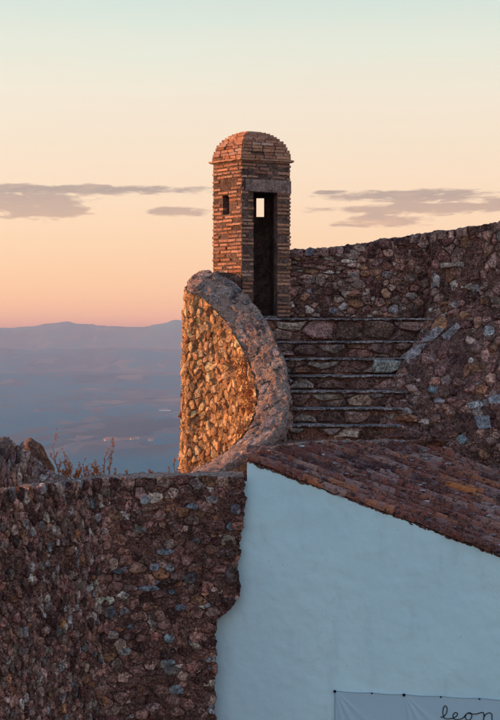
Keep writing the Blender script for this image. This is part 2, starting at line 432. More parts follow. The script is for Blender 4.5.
# ================================================================== TERRAIN
def terrain():
    ang = []
    a = -180.0
    while a < 180:
        ang.append(a); a += .12 if -12.5 <= a < 12.5 else (1.0 if -30 <= a < 30 else 5.0)
    rs = [2, 15, 34]; r = 34
    while r < 60000: r *= 1.075 if r < 3000 else 1.045; rs.append(r)
    def hz(x, y, r):
        s = min(1, max(0, (r-34)/2300)); s = 1-(1-s)**2
        z = -7-413*s
        if r > 60: z += min(1, (r-60)/900)*14*noise.fractal(Vector((x/900, y/900, 0)), .8, 2, 5)
        if r > 3500: z += min(1, (r-3500)/3000)*16*noise.fractal(Vector((x/2600, y/2600, 4)), .8, 2, 4)
        th = math.atan2(x, y)
        def ridge(r0, wd, amp, seed, f):
            n = noise.fractal(Vector((th*f, r/r0*1.2, seed)), .75, 2.1, 6)
            return amp*(.86+.20*n)*math.exp(-((r-r0)/wd)**2)
        return z + ridge(13500, 1500, 110, 2.3, 10) + ridge(18500, 1900, 300, 5.1, 8) + ridge(26000, 2600, 660, 8.8, 13) + ridge(33000, 2600, 690, 3.7, 12)
    vs = []; n = len(ang)
    for r in rs:
        for a in ang:
            x, y = r*math.sin(R(a)), r*math.cos(R(a)); vs.append((x, y, hz(x, y, r)))
    fs = []
    for i in range(len(rs)-1):
        for j in range(n):
            k = (j+1) % n; fs.append((i*n+j, i*n+k, (i+1)*n+k, (i+1)*n+j))
    fs.append(tuple(range(n))[::-1])
    m, t, b = new_mat('plain_fields'); p = pos(t)
    flat = t.node('ShaderNodeMapping', {'Vector': p, 'Scale': (.0040, .0013, 0)}).outputs[0]
    warp = t.node('ShaderNodeVectorMath', {0: flat, 1: t.node('ShaderNodeTexNoise', {'Vector': flat, 'Scale': 1.5, 'Detail': 4}).outputs['Color']}, operation='ADD').outputs[0]
    vo = t.node('ShaderNodeTexVoronoi', {'Vector': warp, 'Scale': 1.4}, feature='F1')
    rnd = t.node('ShaderNodeSeparateColor', {0: vo.outputs['Color']}).outputs[0]
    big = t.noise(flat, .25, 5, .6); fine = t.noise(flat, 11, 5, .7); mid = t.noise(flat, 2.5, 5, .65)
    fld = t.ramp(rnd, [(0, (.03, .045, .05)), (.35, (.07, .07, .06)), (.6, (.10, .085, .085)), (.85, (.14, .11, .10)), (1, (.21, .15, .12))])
    wood_shade = t.mix(t.maprange(fine, .4, .62), (.002, .105, .155), (.010, .135, .185))  # woodland, with the teal of hillside shade painted into its colour
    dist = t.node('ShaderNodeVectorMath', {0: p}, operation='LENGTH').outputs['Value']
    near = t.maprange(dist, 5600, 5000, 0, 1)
    wf = t.math('MAXIMUM', t.maprange(t.math('ADD', big, t.math('MULTIPLY', mid, .6)), .78, .86), near)  # all nearest ground takes this teal, standing for the shaded hill
    c = t.mix(wf, fld, wood_shade)
    c = t.mix(t.math('MULTIPLY', t.maprange(fine, .60, .66), .6), c, (.02, .03, .02))
    c = t.mix(t.maprange(dist, 120, 60), c, (.12, .10, .08))
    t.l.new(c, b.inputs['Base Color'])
    print('terrain top', max(v[2] for v in vs), 'low', min(v[2] for v in vs))
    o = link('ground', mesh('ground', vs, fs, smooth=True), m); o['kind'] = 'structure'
    return hz
hz = terrain()

def haze():
    """evening air over the plain"""
    bm = bmesh.new(); bmesh.ops.create_cube(bm, size=1); me = bpy.data.meshes.new('haze'); bm.to_mesh(me); bm.free()
    m = bpy.data.materials.new('haze_air'); m.use_nodes = True; t = NT(m.node_tree); t.n.clear()
    v = t.node('ShaderNodeVolumePrincipled', {'Color': (.17, .25, .50, 1), 'Density': 1.15e-4, 'Anisotropy': 0.0,
                                             'Absorption Color': (.80, .56, .20, 1)})
    out = t.node('ShaderNodeOutputMaterial', {'Volume': v.outputs[0]})
    o = link('haze', me, m); o.scale = (130000, 130000, 780); o.location = (0, 0, 780/2-520); o['kind'] = 'stuff'
haze()

# ================================================================== SENTRY TOWER
def tower():
    pl = [Vector((-.137, 25.60, 0)), Vector((.69, 26.00, 0)), Vector((.45, 26.78, 0)), Vector((-.38, 26.82, 0)), Vector((-.64, 26.20, 0))]
    cen = sum(pl, Vector())/5; cen = Vector((.0, 26.24, 0))
    root = empty('sentry_tower', (cen.x, cen.y, .3), 'small domed brick sentry turret with tall open doorway at the head of the stairs', 'sentry tower')
    z0, z1 = .30, 3.00; TH = .13
    # openings (wall index: list of t0, t1, z0, z1) in metres along the face
    op = {0: [(.218, .672, .30, 2.45)], 4: [(.26, .44, 2.08, 2.42)], 2: [(.195, .335, 2.10, 2.44)], 1: [], 3: []}
    # faces: 0 door face, 1 right, 2 back, 3 back left, 4 left lit face (runs L -> C)
    bricks = []; rng = random.Random(3)
    for i in range(5):
        a = pl[i]; b = pl[(i+1) % 5]; d = (b-a); L = d.length; d = d/L; nrm = Vector((d.y, -d.x, 0))   # outward
        # mortar core: boxes around the openings
        vs, fs = [], []
        def box(t0, t1, q0, q1):
            n = len(vs)
            for (t_, o_, q_) in [(t0, 0, q0), (t1, 0, q0), (t1, TH, q0), (t0, TH, q0), (t0, 0, q1), (t1, 0, q1), (t1, TH, q1), (t0, TH, q1)]:
                p = a+d*t_-nrm*o_; vs.append(Vector((p.x, p.y, q_))-Vector((cen.x, cen.y, .3)))
            for f in ((0, 1, 5, 4), (1, 2, 6, 5), (2, 3, 7, 6), (3, 0, 4, 7), (4, 5, 6, 7), (3, 2, 1, 0)): fs.append(tuple(n+k for k in f))
        e0, e1 = .004, L-.004
        if op[i]:
            t0, t1, q0, q1 = op[i][0]
            box(e0, t0, z0-.6, z1); box(t1, e1, z0-.6, z1); box(t0, t1, q1, z1)
            if q0 > z0+.1: box(t0, t1, z0-.6, q0)
        else: box(e0, e1, z0-.6, z1)
        wall = link('wall', mesh('wall', vs, fs), M_JOINT, root, (cen.x, cen.y, .3))
        # brick courses
        k = 0; z = z0+.02
        zb = {4: 1.04, 3: .8}.get(i, z0)
        while z < z1-.03:
            hgt = rng.uniform(.034, .046); pitch = rng.uniform(.062, .074)
            t = -rng.uniform(-.004, .008); off = rng.random()*.2
            first = True
            while t < L-.02:
                ln = rng.uniform(.17, .29); 
                if first and k % 2: ln *= .55
                first = False
                t2 = min(t+ln, L+rng.uniform(-.004, .008)); t_s, t_e = t, t2
                t = t2+rng.uniform(.008, .02)
                if L-t < .05: t_e = L+rng.uniform(-.004, .006); t = L
                if op[i]:
                    o0, o1, q0, q1 = op[i][0]
                    if q0-.02 < z+hgt/2 < q1+(.225 if i == 0 else .02):
                        wob = rng.uniform(-.012, .012)*.5 if i == 0 else rng.uniform(-.032, .022)
                        if i == 0 and z > q1-.02:
                            lo = .04; # the lintel takes this band
                            if t_e > lo: t_e = min(t_e, lo)
                            if t_s > lo-.03: continue
                        elif t_s < o0 < t_e: t_e = o0+wob; t = max(t, o1+.001) if t_e > t_s else t
                        elif o0 <= t_s < o1:
                            if t_e > o1+.03: t_s = o1+wob
                            else: continue
                        elif t_s < o1 < t_e: t_s = o1+wob
                if t_e-t_s < .035 or z < zb: continue
                er = {4: .27 if 1.75 < z < 2.75 else .08, 0: .05}.get(i, .05)
                if rng.random() < er: continue
                ex = rng.uniform(-.004, .024)+(rng.uniform(0, .02) if i == 4 else 0)
                bricks.append((i, a+d*((t_s+t_e)/2)-nrm*(.05-ex), z+hgt/2, t_e-t_s, .10, hgt, math.atan2(d.y, d.x)+rng.uniform(-.015, .015)))
            z += pitch; k += 1
    # a handful of worn brick shapes, shared
    shapes = []
    for s in range(8):
        rr = random.Random(50+s); bm = bmesh.new(); bmesh.ops.create_cube(bm, size=1)
        for v in bm.verts: v.co = Vector((v.co.x*rr.uniform(.93, 1.0), v.co.y*rr.uniform(.8, 1.0), v.co.z*rr.uniform(.72, 1.05)))
        bmesh.ops.bevel(bm, geom=[e for e in bm.edges if abs(e.verts[0].co.z-e.verts[1].co.z) > .5], offset=.05, segments=1, affect='EDGES')
        me = bpy.data.meshes.new('brick'); bm.to_mesh(me); bm.free()
        a_ = me.color_attributes.new('tint', 'FLOAT_COLOR', 'POINT'); k_ = rr.uniform(.75, 1.25)
        a_.data.foreach_set('color', [c for _ in me.vertices for c in (k_, k_*rr.uniform(.92, 1), k_*.97, 1)])
        me.materials.append(M_BRICK); shapes.append(me)
    vis = [q for q in bricks if q[0] in (0, 4)][:298]; ids = set(map(id, vis))
    def place(q, parent):
        o = link('brick', rng.choice(shapes), None, parent, (q[1].x, q[1].y, q[2])); o.scale = (q[3], q[4], q[5]); o.rotation_euler = (rng.uniform(-.02, .02), rng.uniform(-.02, .02), q[6])
    for q in vis: place(q, root)
    def join(qs, name, parent):
        bm = bmesh.new()
        for q in qs:
            M = Matrix.Translation((q[1].x-cen.x, q[1].y-cen.y, q[2]-.3)) @ Matrix.Rotation(q[6], 4, 'Z') @ Matrix.Diagonal((q[3], q[4], q[5], 1))
            bmesh.ops.create_cube(bm, size=1, matrix=M)
        me = bpy.data.meshes.new(name); bm.to_mesh(me); bm.free()
        a_ = me.color_attributes.new('tint', 'FLOAT_COLOR', 'POINT'); a_.data.foreach_set('color', [1.0]*4*len(me.vertices))
        o = link(name, me, M_BRICK, parent, (cen.x, cen.y, .3)); o['kind'] = 'stuff'
    join([q for q in bricks if id(q) not in ids], 'far_side_bricks', root)
    # lintel of old render over the door, set a little proud
    a = pl[0]; b = pl[1]; d = (b-a).normalized(); nrm = Vector((d.y, -d.x, 0)); L = (b-a).length
    def lint(u, v):
        return None
    bm = bmesh.new(); nx = 12
    bmesh.ops.create_cube(bm, size=1); bmesh.ops.subdivide_edges(bm, edges=bm.edges[:], cuts=3, use_grid_fill=True)
    mid = a+d*((.07+L)/2)+nrm*(-.045)
    M = Matrix.Translation((mid.x, mid.y, 2.56)) @ Matrix.Rotation(math.atan2(d.y, d.x), 4, 'Z') @ Matrix.Diagonal((L-.05, .15, .21, 1))
    for v in bm.verts:
        v.co = M @ v.co; v.co += noise.noise_vector(v.co*7)*.010; v.co -= Vector((mid.x, mid.y, 2.56))
    me = bpy.data.meshes.new('lintel'); bm.to_mesh(me); bm.free(); link('lintel', me, M_PLASTER_OLD, root, (mid.x, mid.y, 2.56))
    # floor and threshold
    vs = [Vector((p.x, p.y, .33)) for p in pl]; lo = [v-Vector((0, 0, .3)) for v in vs]
    link('floor', mesh('floor', vs+lo, [(0, 1, 2, 3, 4), (9, 8, 7, 6, 5)]+[(i, i+5, (i+1) % 5+5, (i+1) % 5) for i in range(5)]), M_LEDGE, root)
    # cornice: thin projecting course of tiles
    def ringpts(sc, z, extra=0.0):
        out = []
        for p in pl:
            v = (p-cen); v = v*(sc+extra/v.length); out.append(Vector((cen.x+v.x, cen.y+v.y, z)))
        return out
    bm = bmesh.new(); lay = []
    for (ex, z) in ((.080, 2.995), (.085, 3.020), (0.02, 3.030), (0.02, 2.985)):
        rp = ringpts(1, z, ex); row = []
        for i in range(5):
            for s in range(9):
                p = rp[i].lerp(rp[(i+1) % 5], s/9); p = p+noise.noise_vector(p*11)*.012; row.append(bm.verts.new(p-Vector((cen.x, cen.y, 3.0))))
        lay.append(row)
    n = 45
    for q in range(4):
        A, B = lay[q], lay[(q+1) % 4]
        for i in range(n): bm.faces.new((A[i], A[(i+1) % n], B[(i+1) % n], B[i]))
    me = bpy.data.meshes.new('cornice'); bm.to_mesh(me); bm.free()
    a_ = me.color_attributes.new('tint', 'FLOAT_COLOR', 'POINT'); a_.data.foreach_set('color', [1.0]*4*len(me.vertices))
    link('cornice', me, M_BRICK, root, (cen.x, cen.y, 3.0))
    # dome: pointed vault of stepped brick courses
    H = .525; zc = 3.02
    prof = lambda z: math.sqrt(max(0, 1-((z-zc)/H)**2))**1.0
    vs, fs = [], []; steps = 12
    for s in range(steps+1):
        z = zc-.01+(H-.02)*math.sin(s/steps*math.pi/2)
        rp = ringpts(max(.05, prof(z)*.955), z)
        vs += [p-Vector((cen.x, cen.y, zc)) for p in rp]
    for s in range(steps):
        for i in range(5): fs.append((s*5+i, s*5+(i+1) % 5, s*5+5+(i+1) % 5, s*5+5+i))
    fs.append(tuple(range(5))[::-1]); fs.append(tuple(steps*5+i for i in range(5)))
    dome = link('dome', mesh('dome', vs, fs), M_JOINT, root, (cen.x, cen.y, zc))
    ph = .03; db = []
    while ph < 1.40:
        z = zc+H*math.sin(ph); hgt = max(.018, .040*math.cos(ph)+.012); sc = prof(z+hgt*.3); rp = ringpts(sc, z)
        for i in range(5):
            a = rp[i]; b = rp[(i+1) % 5]; L = (b-a).length
            if L < .03: continue
            d = (b-a)/L; nrm = Vector((d.y, -d.x, 0)); t = 0
            while t < L-.01:
                t2 = min(L, t+rng.uniform(.14, .26))
                if L-t2 < .06: t2 = L
                if rng.random() > .05: db.append((i, a+d*((t+t2)/2)-nrm*(.065-rng.uniform(0, .020)), z+hgt/2, t2-t, .15, hgt, math.atan2(d.y, d.x)+rng.uniform(-.02, .02)))
                t = t2+.012
        ph += rng.uniform(.105, .120)
    for q in db:
        if q[0] in (0, 4): place(q, dome)
    rest = [q for q in db if q[0] not in (0, 4)]
    bmj = bmesh.new()
    for q in rest:
        M = Matrix.Translation((q[1].x-cen.x, q[1].y-cen.y, q[2]-zc)) @ Matrix.Rotation(q[6], 4, 'Z') @ Matrix.Diagonal((q[3], q[4], q[5], 1)); bmesh.ops.create_cube(bmj, size=1, matrix=M)
    capm = Matrix.Translation((0, 0, H-.02)) @ Matrix.Diagonal((.13, .13, .04, 1)); bmesh.ops.create_cube(bmj, size=1, matrix=capm)
    me = bpy.data.meshes.new('far_side_bricks'); bmj.to_mesh(me); bmj.free()
    a_ = me.color_attributes.new('tint', 'FLOAT_COLOR', 'POINT'); a_.data.foreach_set('color', [1.0]*4*len(me.vertices))
    o = link('far_side_bricks', me, M_BRICK, dome, (cen.x, cen.y, zc)); o['kind'] = 'stuff'
    # rubble footing under the lit face
    a = Vector((-.70, 26.2, 0)); b = Vector((-.15, 25.54, 0)); 
    def foot(u, v):
        p = a.lerp(b, u); return Vector((p.x, p.y, -.3+v*1.30+.03*math.sin(u*9)))
    grid('footing', foot, 24, 40, M_MORTAR, root, .02, 7)
tower()

# ================================================================== CURVED PARAPET
Lc = [P(190, 278, 26.3)] + [P(*q) for q in [(186, 290, 25.4), (203, 298, 25.15), (226, 322, 24.85), (243, 350, 24.5), (253, 376, 24.1), (256, 398, 23.65),
      (251, 420, 23.2), (238, 440, 22.85), (218, 456, 22.6), (195, 469, 22.4), (165, 485, 22.2)]]
Rc = [P(207, 271, 26.6)] + [P(*q) for q in [(215, 271, 25.9), (238, 283, 25.45), (258, 305, 25.0), (274, 331, 24.55), (285, 357, 24.1), (290, 385, 23.6),
      (289, 410, 23.1), (279, 432, 22.6), (258, 449, 22.15), (235, 462, 21.9), (205, 478, 21.6)]]
def parapet():
    root = empty('curved_parapet', (-.2, 24, -3), 'curved rubble parapet wall, glowing ochre on its outer face, sweeping down from the tower', 'parapet wall')
    def outer(t, z):
        l = crom(Lc, t); r = crom(Rc, t); n = Vector((l.x-r.x, l.y-r.y, 0)).normalized()
        p = Vector((l.x, l.y, z))+n*(.035*(l.z-z))
        hole = math.exp(-(((p.x+.28)/.055)**2+((z+.53)/.06)**2))     # putlog hole
        return p-n*.30*hole
    def outer_uv(u, v):
        l = crom(Lc, u); return outer(u, -7+(l.z+7)*v)
    def vmap(v): return v
    zb = -4.2
    def o1(u, v): l = crom(Lc, u); return outer(u, zb+(l.z-zb)*v)
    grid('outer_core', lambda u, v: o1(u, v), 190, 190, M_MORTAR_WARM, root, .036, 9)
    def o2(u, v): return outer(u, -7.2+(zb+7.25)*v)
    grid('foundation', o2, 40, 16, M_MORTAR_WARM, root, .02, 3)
    def top(u, v):
        l = crom(Lc, u); r = crom(Rc, u); p = l.lerp(r, v); p.z += .05*math.sin(math.pi*v)-.10*(max(0, .12-v)/.12)**2-.10*(max(0, v-.9)/.1)**2
        return p
    grid('coping', top, 170, 26, M_COPING, root, .030, 6)
    def inner(u, v):
        r = crom(Rc, u); l = crom(Lc, u); n = Vector((r.x-l.x, r.y-l.y, 0)).normalized()
        zz = -3.6+(r.z-.09+3.6)*v; return Vector((r.x, r.y, zz))+n*(.04*(r.z-zz)*.5)
    grid('inner_face', inner, 130, 60, M_COPING, root, .03, 6)
    # arclength of L for stone faces
    N = 300; ts = [i/N for i in range(N+1)]; S = [0]
    for i in range(N):
        a, b = crom(Lc, ts[i]), crom(Lc, ts[i+1]); S.append(S[-1]+math.hypot(b.x-a.x, b.y-a.y))
    def t_of(s):
        s = min(max(s, 0), S[-1]-1e-5); lo, hi = 0, N
        while hi-lo > 1:
            m = (lo+hi)//2
            if S[m] <= s: lo = m
            else: hi = m
        return (lo+(s-S[lo])/(S[hi]-S[lo]))/N
    def fn(u, v):
        t = t_of(u); return outer(t, min(v, crom(Lc, t).z-.02))
    def ins(u, v):
        t = t_of(u); p = outer(t, v)
        if v > crom(Lc, t).z-.05: return False
        return ((p.x+.28)/.13)**2+((v+.53)/.14)**2 > 1
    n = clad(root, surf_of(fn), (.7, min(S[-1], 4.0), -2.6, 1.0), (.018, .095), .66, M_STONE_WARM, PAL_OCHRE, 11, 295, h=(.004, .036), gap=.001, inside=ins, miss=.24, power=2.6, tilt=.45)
    # flat stones bedded in the coping
    Wd = .55
    def ftop(u, v): return top(t_of(u), min(max(v/Wd, 0), 1))
    clad(root, surf_of(ftop), (.2, 4.2, .05, .5), (.03, .10), 1.0, M_STONE, [(3, (.26, .20, .20)), (2, (.36, .29, .28)), (1, (.17, .12, .12))], 12, 120, h=(.004, .014), gap=.01, miss=.62, name='coping_stone', tilt=.1)
    LN = 3.3
    def fin(u, v):
        t = t_of(u); r = crom(Rc, t); z = min(v, r.z-.12); return inner(t, (z+3.6)/(r.z-.09+3.6))
    clad(root, surf_of(fin), (1.6, 4.2, -2.4, .2), (.03, .09), 1.1, M_STONE, PAL_GREY, 13, 100, h=(.004, .02), gap=.01, miss=.6, inside=lambda u, v: v < crom(Rc, t_of(u)).z-.15, name='inner_stone', tilt=.2)
parapet()

# ================================================================== STAIRS
STEP_Y = [318, 341, 358, 375, 391, 408, 425, 441]
STEP_D = [25.0, 24.7, 24.4, 24.1, 23.8, 23.5, 23.2, 22.9]
def rx_at(Y):
    best = min((abs(crom(Rc, k/60).y-Y), crom(Rc, k/60).x) for k in range(61)); return best[1]
def stairs():
    root = empty('stone_staircase', (1.5, 23.9, -1.7), 'flight of worn rubble steps with pale tread edges climbing to the sentry tower', 'staircase')
    zs = [-(y-335)/F*Y for y, Y in zip(STEP_Y, STEP_D)]
    right = [3.05, 2.95, 2.75, 2.6, 2.5, 2.4, 2.35]
    rngs = random.Random(5)
    for k in range(7):
        Y = STEP_D[k]; zt = zs[k]; zl = zs[k+1]; x0 = rx_at(Y)-.3; x1 = right[k]; dep = 1.5 if k == 0 else .42
        st = bpy.data.objects.new('step', None); COL.objects.link(st); st.parent = root
        st.location = Vector((1.2, Y, zl))-root.location
        # riser core
        def riser(u, v, Y=Y, zl=zl, zt=zt, x0=x0, x1=x1): return Vector((x0+(x1-x0)*u, Y+.115, zl-.05+(zt-.015-zl+.05)*v))
        grid('riser', riser, 70, 10, M_MORTAR, st, .015, 7)
        # tread slab, worn front edge
        def edge(x): return Y+.03+.035*fbm((x, Y, 0), 2.3, 4)+.022*fbm((x, Y, 5), 8, 2)
        bm = bmesh.new(); rows = []
        nx = 170
        for i in range(nx+1):
            x = x0+(x1-x0)*i/nx; e = edge(x); dz = .011*fbm((x, Y, 3), 2.0, 3)+.004*fbm((x, Y, 8), 9, 2); th = .036+.022*noise.noise(Vector((x*9, Y, 9)))+.012*noise.noise(Vector((x*27, Y, 4)))
            rows.append([bm.verts.new((x-1.2, yy-Y, zz-zl)) for yy, zz in ((e+.05, zt-th-.004), (e, zt-th*.8+dz), (e+.006, zt+dz-.006), (e+.10, zt+dz), (Y+dep, zt+dz+.0), (Y+dep, zt-.06))])
        for i in range(nx):
            for j in range(5): bm.faces.new((rows[i][j], rows[i+1][j], rows[i+1][j+1], rows[i][j+1]))
        me = bpy.data.meshes.new('tread'); bm.to_mesh(me); bm.free(); link('tread', me, M_LEDGE, st, (1.2, Y, zl))
        # stones in the riser
        hh = zt-.04-zl
        def f(u, v, Y=Y): return Vector((u, Y+.105-.05*v/1.0*0, v))
        if k == 0: rr = (.09, .19); asp = 1.6
        else: rr = (.05, .13); asp = 1.9
        clad(st, surf_of(f), (x0+.15, x1, zl+.015, zt-.045), rr, asp, M_STONE, PAL_STEP, 100+k, 45, h=(.015, .075), gap=.008, miss=.16, name='riser_stone', power=1.3)
        if k == 2:
            poly = [(2.00, zl+.02), (2.30, zl+.015), (2.44, zl+.08), (2.48, zt-.03), (2.02, zt-.01), (1.97, zt-.12)]
            g = stone_geo(poly, (2.2, (zl+zt)/2), .16, .05, .005, lambda u, v: (Vector((u, Y+.01, v)), Vector((0, -1, 0))), rngs, .05)
            o = link('riser_stone', mesh('riser_stone', g[0], g[1], (.40, .41, .38)), M_STONE, st); o['label'] = 'large pale flat riser block'
    # big blocks of the top riser, standing proud
    # landing at the foot, closed up to the roof
    return zs
zs = stairs()

# ================================================================== HOUSE WITH ROOF
HA = P(247, 460, 20.45); HB = P(500, 555, 19.95)
hu = Vector((HB.x-HA.x, HB.y-HA.y, 0)); HL = hu.length; hu /= HL
hw = Vector((-hu.y, hu.x, 0))                       # into the scene
SL = (HA.z-HB.z)/HL                                 # fall along the wall
RISE = .25                                          # rise away from the wall
def roof_pt(s, w_, up=0.0):
    p = HA+hu*s+hw*w_; return Vector((p.x, p.y, HA.z-SL*s+RISE*w_+up))
def hit_roof(x, y):
    d = Vector(((x-250)/F, 1, (335-y)/F))
    # z - HA.z = -SL*s + RISE*w with s,w linear in position
    n = Vector((SL*hu.x-RISE*hw.x, SL*hu.y-RISE*hw.y, 1.0)); t = n.dot(HA)/n.dot(d); return d*t
BND = [hit_roof(*q) for q in [(247, 459), (262, 454.5), (280, 450.5), (300, 448), (330, 446), (360, 445.5), (400, 446), (430, 449), (450, 452.5), (475, 459), (500, 468), (530, 481), (560, 497)]]
print('roof boundary Y', [round(b.y, 2) for b in BND])
SW = [((b-HA).dot(hu), (b-HA).dot(hw)) for b in BND]
def s_start(w_):
    for (s0, w0), (s1, w1) in zip(SW, SW[1:]):
        if w0 <= w_ <= w1: return s0+(s1-s0)*(w_-w0)/max(1e-6, w1-w0)
    return SW[-1][0]+1
ROOT_HOUSE = empty('whitewashed_house', (1.5, 20.5, -7), 'pale whitewashed house with a sloping mossy clay tile roof below the stairs', 'house')
def house():
    root = ROOT_HOUSE; SE = 4.3
    # front wall: smooth old plaster; below the rubble wall's top it runs on to the left behind it
    def wall(u, v):
        z = -7.2+v*(7.2+HA.z+.0); s = -.85+u*(SE+.85)
        top = HA.z-SL*max(s, 0)-.015
        z = -7.2+(top+7.2)*v
        p = HA+hu*s
        und = .012*fbm((s, z, 0), .9, 4)+.003*fbm((s, z, 5), 5, 3)
        return Vector((p.x, p.y, z))-hw*und
    def mk(u, v):
        s = -.85+u*(SE+.85); top = HA.z-SL*max(s, 0); z = -7.2+(top+7.2)*v
        return not (s < 0 and z > -1.99)
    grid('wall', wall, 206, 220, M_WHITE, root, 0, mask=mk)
    # return of the wall at its free upper left corner
    def ret(u, v): p = HA+hw*(u*.35)+hu*.004; return Vector((p.x, p.y, -2.3+(HA.z-.02+2.3)*v))+noise.noise_vector(Vector((u*3, v*3, 1)))*.006
    grid('wall_end', ret, 6, 14, M_WHITE, root, 0)
    # body of the house behind
    vs = []
    wmax = 3.6
    for (s, w_) in ((.05, .06), (SE, .06), (SE, wmax), (2.2, wmax)):
        p = roof_pt(s, w_, -.10); vs += [p, Vector((p.x, p.y, -7.2))]
    fs = [(0, 1, 3, 2), (2, 3, 5, 4), (4, 5, 7, 6), (6, 7, 1, 0)]
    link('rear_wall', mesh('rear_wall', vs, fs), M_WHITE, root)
    # roof bedding under the tiles
    nb = len(BND); vs = []; fs = []
    pts = [(s, w_) for s, w_ in SW]
    for s, w_ in pts: vs += [roof_pt(s, w_, -.03), roof_pt(SE, w_, -.03)]
    for i in range(nb-1): fs.append((2*i, 2*i+1, 2*i+3, 2*i+2))
    roof = link('roof', mesh('roof', [v for v in vs], fs), M_MORTAR, root)
    # ragged mortar verge between plaster and tiles
    bm = bmesh.new(); rows = []; n = 260
    for i in range(n+1):
        s = -.03+(SE+.03)*i/n; rr = .028+.012*fbm((s, 0, 2), 9, 4)
        row = []
        for k in range(8):
            a = 2*math.pi*k/8; p = roof_pt(s, .02, -.02+.016*fbm((s, 1, 0), 6, 4)); q = p-hw*(rr*1.1*math.cos(a))+Vector((0, 0, rr*math.sin(a)*.8))
            q += noise.noise_vector(q*23)*.014; row.append(bm.verts.new(q))
        rows.append(row)
    for i in range(n):
        for k in range(8): bm.faces.new((rows[i][k], rows[i+1][k], rows[i+1][(k+1) % 8], rows[i][(k+1) % 8]))
    me = bpy.data.meshes.new('verge'); bm.to_mesh(me); bm.free(); link('verge', me, M_MORTAR, root)
    # barrel tiles: worn variants, shared
    def barrel(seed, cover=True):
        rr = random.Random(seed); vs = []; seg = 6; L = .42
        for e, (x, r) in enumerate(((0, .070), (L*.5, .078), (L, .090))):
            r *= rr.uniform(.94, 1.06)
            for layer in (1.0, .84):
                for k in range(seg+1):
                    a = math.pi*k/seg; z = r*layer*math.sin(a)*1.0; y = r*layer*math.cos(a)
                    if not cover: z = -z
                    chip = rr.uniform(-.014, .014) if e != 1 else 0
                    vs.append((x+chip, y, z))
        w_ = seg+1; fs = []
        for e in range(2):
            a, b = e*2*w_, (e+1)*2*w_
            for k in range(seg): fs += [(a+k, b+k, b+k+1, a+k+1)]; fs += [(a+w_+k, a+w_+k+1, b+w_+k+1, b+w_+k)] if cover is False or True else []
        for a in (0, 4*w_):
            for k in range(seg): fs.append((a+k, a+k+1, a+w_+k+1, a+w_+k))
        me = mesh('roof_tile', vs, fs, smooth=False); me.materials.append(M_TILE); return me
    cov = [barrel(k) for k in range(7)]; pan = [barrel(20+k, False) for k in range(4)]
    orange = barrel(40); orange.materials.clear(); orange.materials.append(M_TILE_ORANGE)
    rng = random.Random(9); count = 0; stuffs = []
    pitch = .218; w_ = .05; row = 0
    base_q = Matrix((( -hu.x*-1, hw.x, 0), (hu.y, hw.y, 0), (0, 0, 1)))
    ax = Vector((hu.x, hu.y, -SL)).normalized(); ay = Vector((hw.x, hw.y, RISE)).normalized(); az_ = ax.cross(ay).normalized(); ay = az_.cross(ax)
    B = Matrix((ax, ay, az_)).transposed()
    allt = []
    while w_ < SW[-1][1]:
        for kind, ww in (('cover', w_), ('pan', w_+pitch/2)):
            if ww > SW[-1][1]: continue
            s = s_start(ww)+rng.uniform(-.06, .05)+.02
            while s < SE-.15:
                allt.append((kind, s, ww+rng.uniform(-.012, .012), rng.random(), rng.uniform(-.09, .09), rng.uniform(-.04, .02)))
                s += rng.uniform(.30, .35)
        w_ += pitch; row += 1
    covers = [t for t in allt if t[0] == 'cover']; pans = [t for t in allt if t[0] == 'pan']
    # the one bright tile in view
    tgt = hit_roof(462, 493); best = min(covers, key=lambda t: (roof_pt(t[1]+.2, t[2])-tgt).length)
    ntot = 0
    for t in covers+pans:
        kind, s, ww, rv, yaw, pit = t
        up = .016 if kind == 'cover' else .055
        p = roof_pt(s, ww, up+rng.uniform(-.008, .012))
        M = B @ Matrix.Rotation(yaw, 3, 'Z') @ Matrix.Rotation(pit+.035, 3, 'Y')
        if ntot < 296:
            me = rng.choice(cov if kind == 'cover' else pan)
            if t is best: me = orange
            o = link('roof_tile', me, None, roof, p)
            o.rotation_euler = M.to_euler(); k = rng.uniform(.93, 1.08); o.scale = (k, k, k)
            if t is best: o['label'] = 'bright orange roof tile'
        else: stuffs.append((rng.choice(pan).copy() if False else (pan if kind == 'pan' else cov)[0], p, M))
        ntot += 1
    if stuffs:
        vs, fs = [], []
        for me, p, M in stuffs:
            b = len(vs); vs += [M @ v.co+p for v in me.vertices]; fs += [tuple(b+i for i in f.vertices) for f in me.polygons]
        o = link('pan_tiles', mesh('pan_tiles', vs, fs), M_TILE, roof); o['kind'] = 'stuff'
    print('tiles', len(covers), len(pans))
    # small broken lumps of mortar and tile on the roof
    rng = random.Random(4); vs, fs, tn = [], [], []
    for k in range(420):
        ww = rng.random()*SW[-1][1]; s0 = s_start(ww); s = s0+rng.random()**1.3*(SE-s0); c = roof_pt(s, ww, .06+rng.random()*.04); r = rng.uniform(.008, .028)
        bm = bmesh.new(); bmesh.ops.create_icosphere(bm, subdivisions=1, radius=r)
        b = len(vs)
        for v in bm.verts: vs.append(c+v.co*rng.uniform(.6, 1.3)+Vector((v.co.x, 0, -v.co.z*.4)))
        for f in bm.faces: fs.append(tuple(b+v.index for v in f.verts))
        bm.free(); tc_ = pick([(2, (.40, .38, .42)), (2, (.16, .08, .07)), (1, (.30, .13, .08))], rng); tn += [tc_]*(len(vs)-b)
    o = link('roof_debris', mesh('roof_debris', vs, fs, tn), M_STONE, roof); o['kind'] = 'stuff'
    # mortar fillet where the roof runs into the masonry
    bm = bmesh.new(); rows = []; n = 150
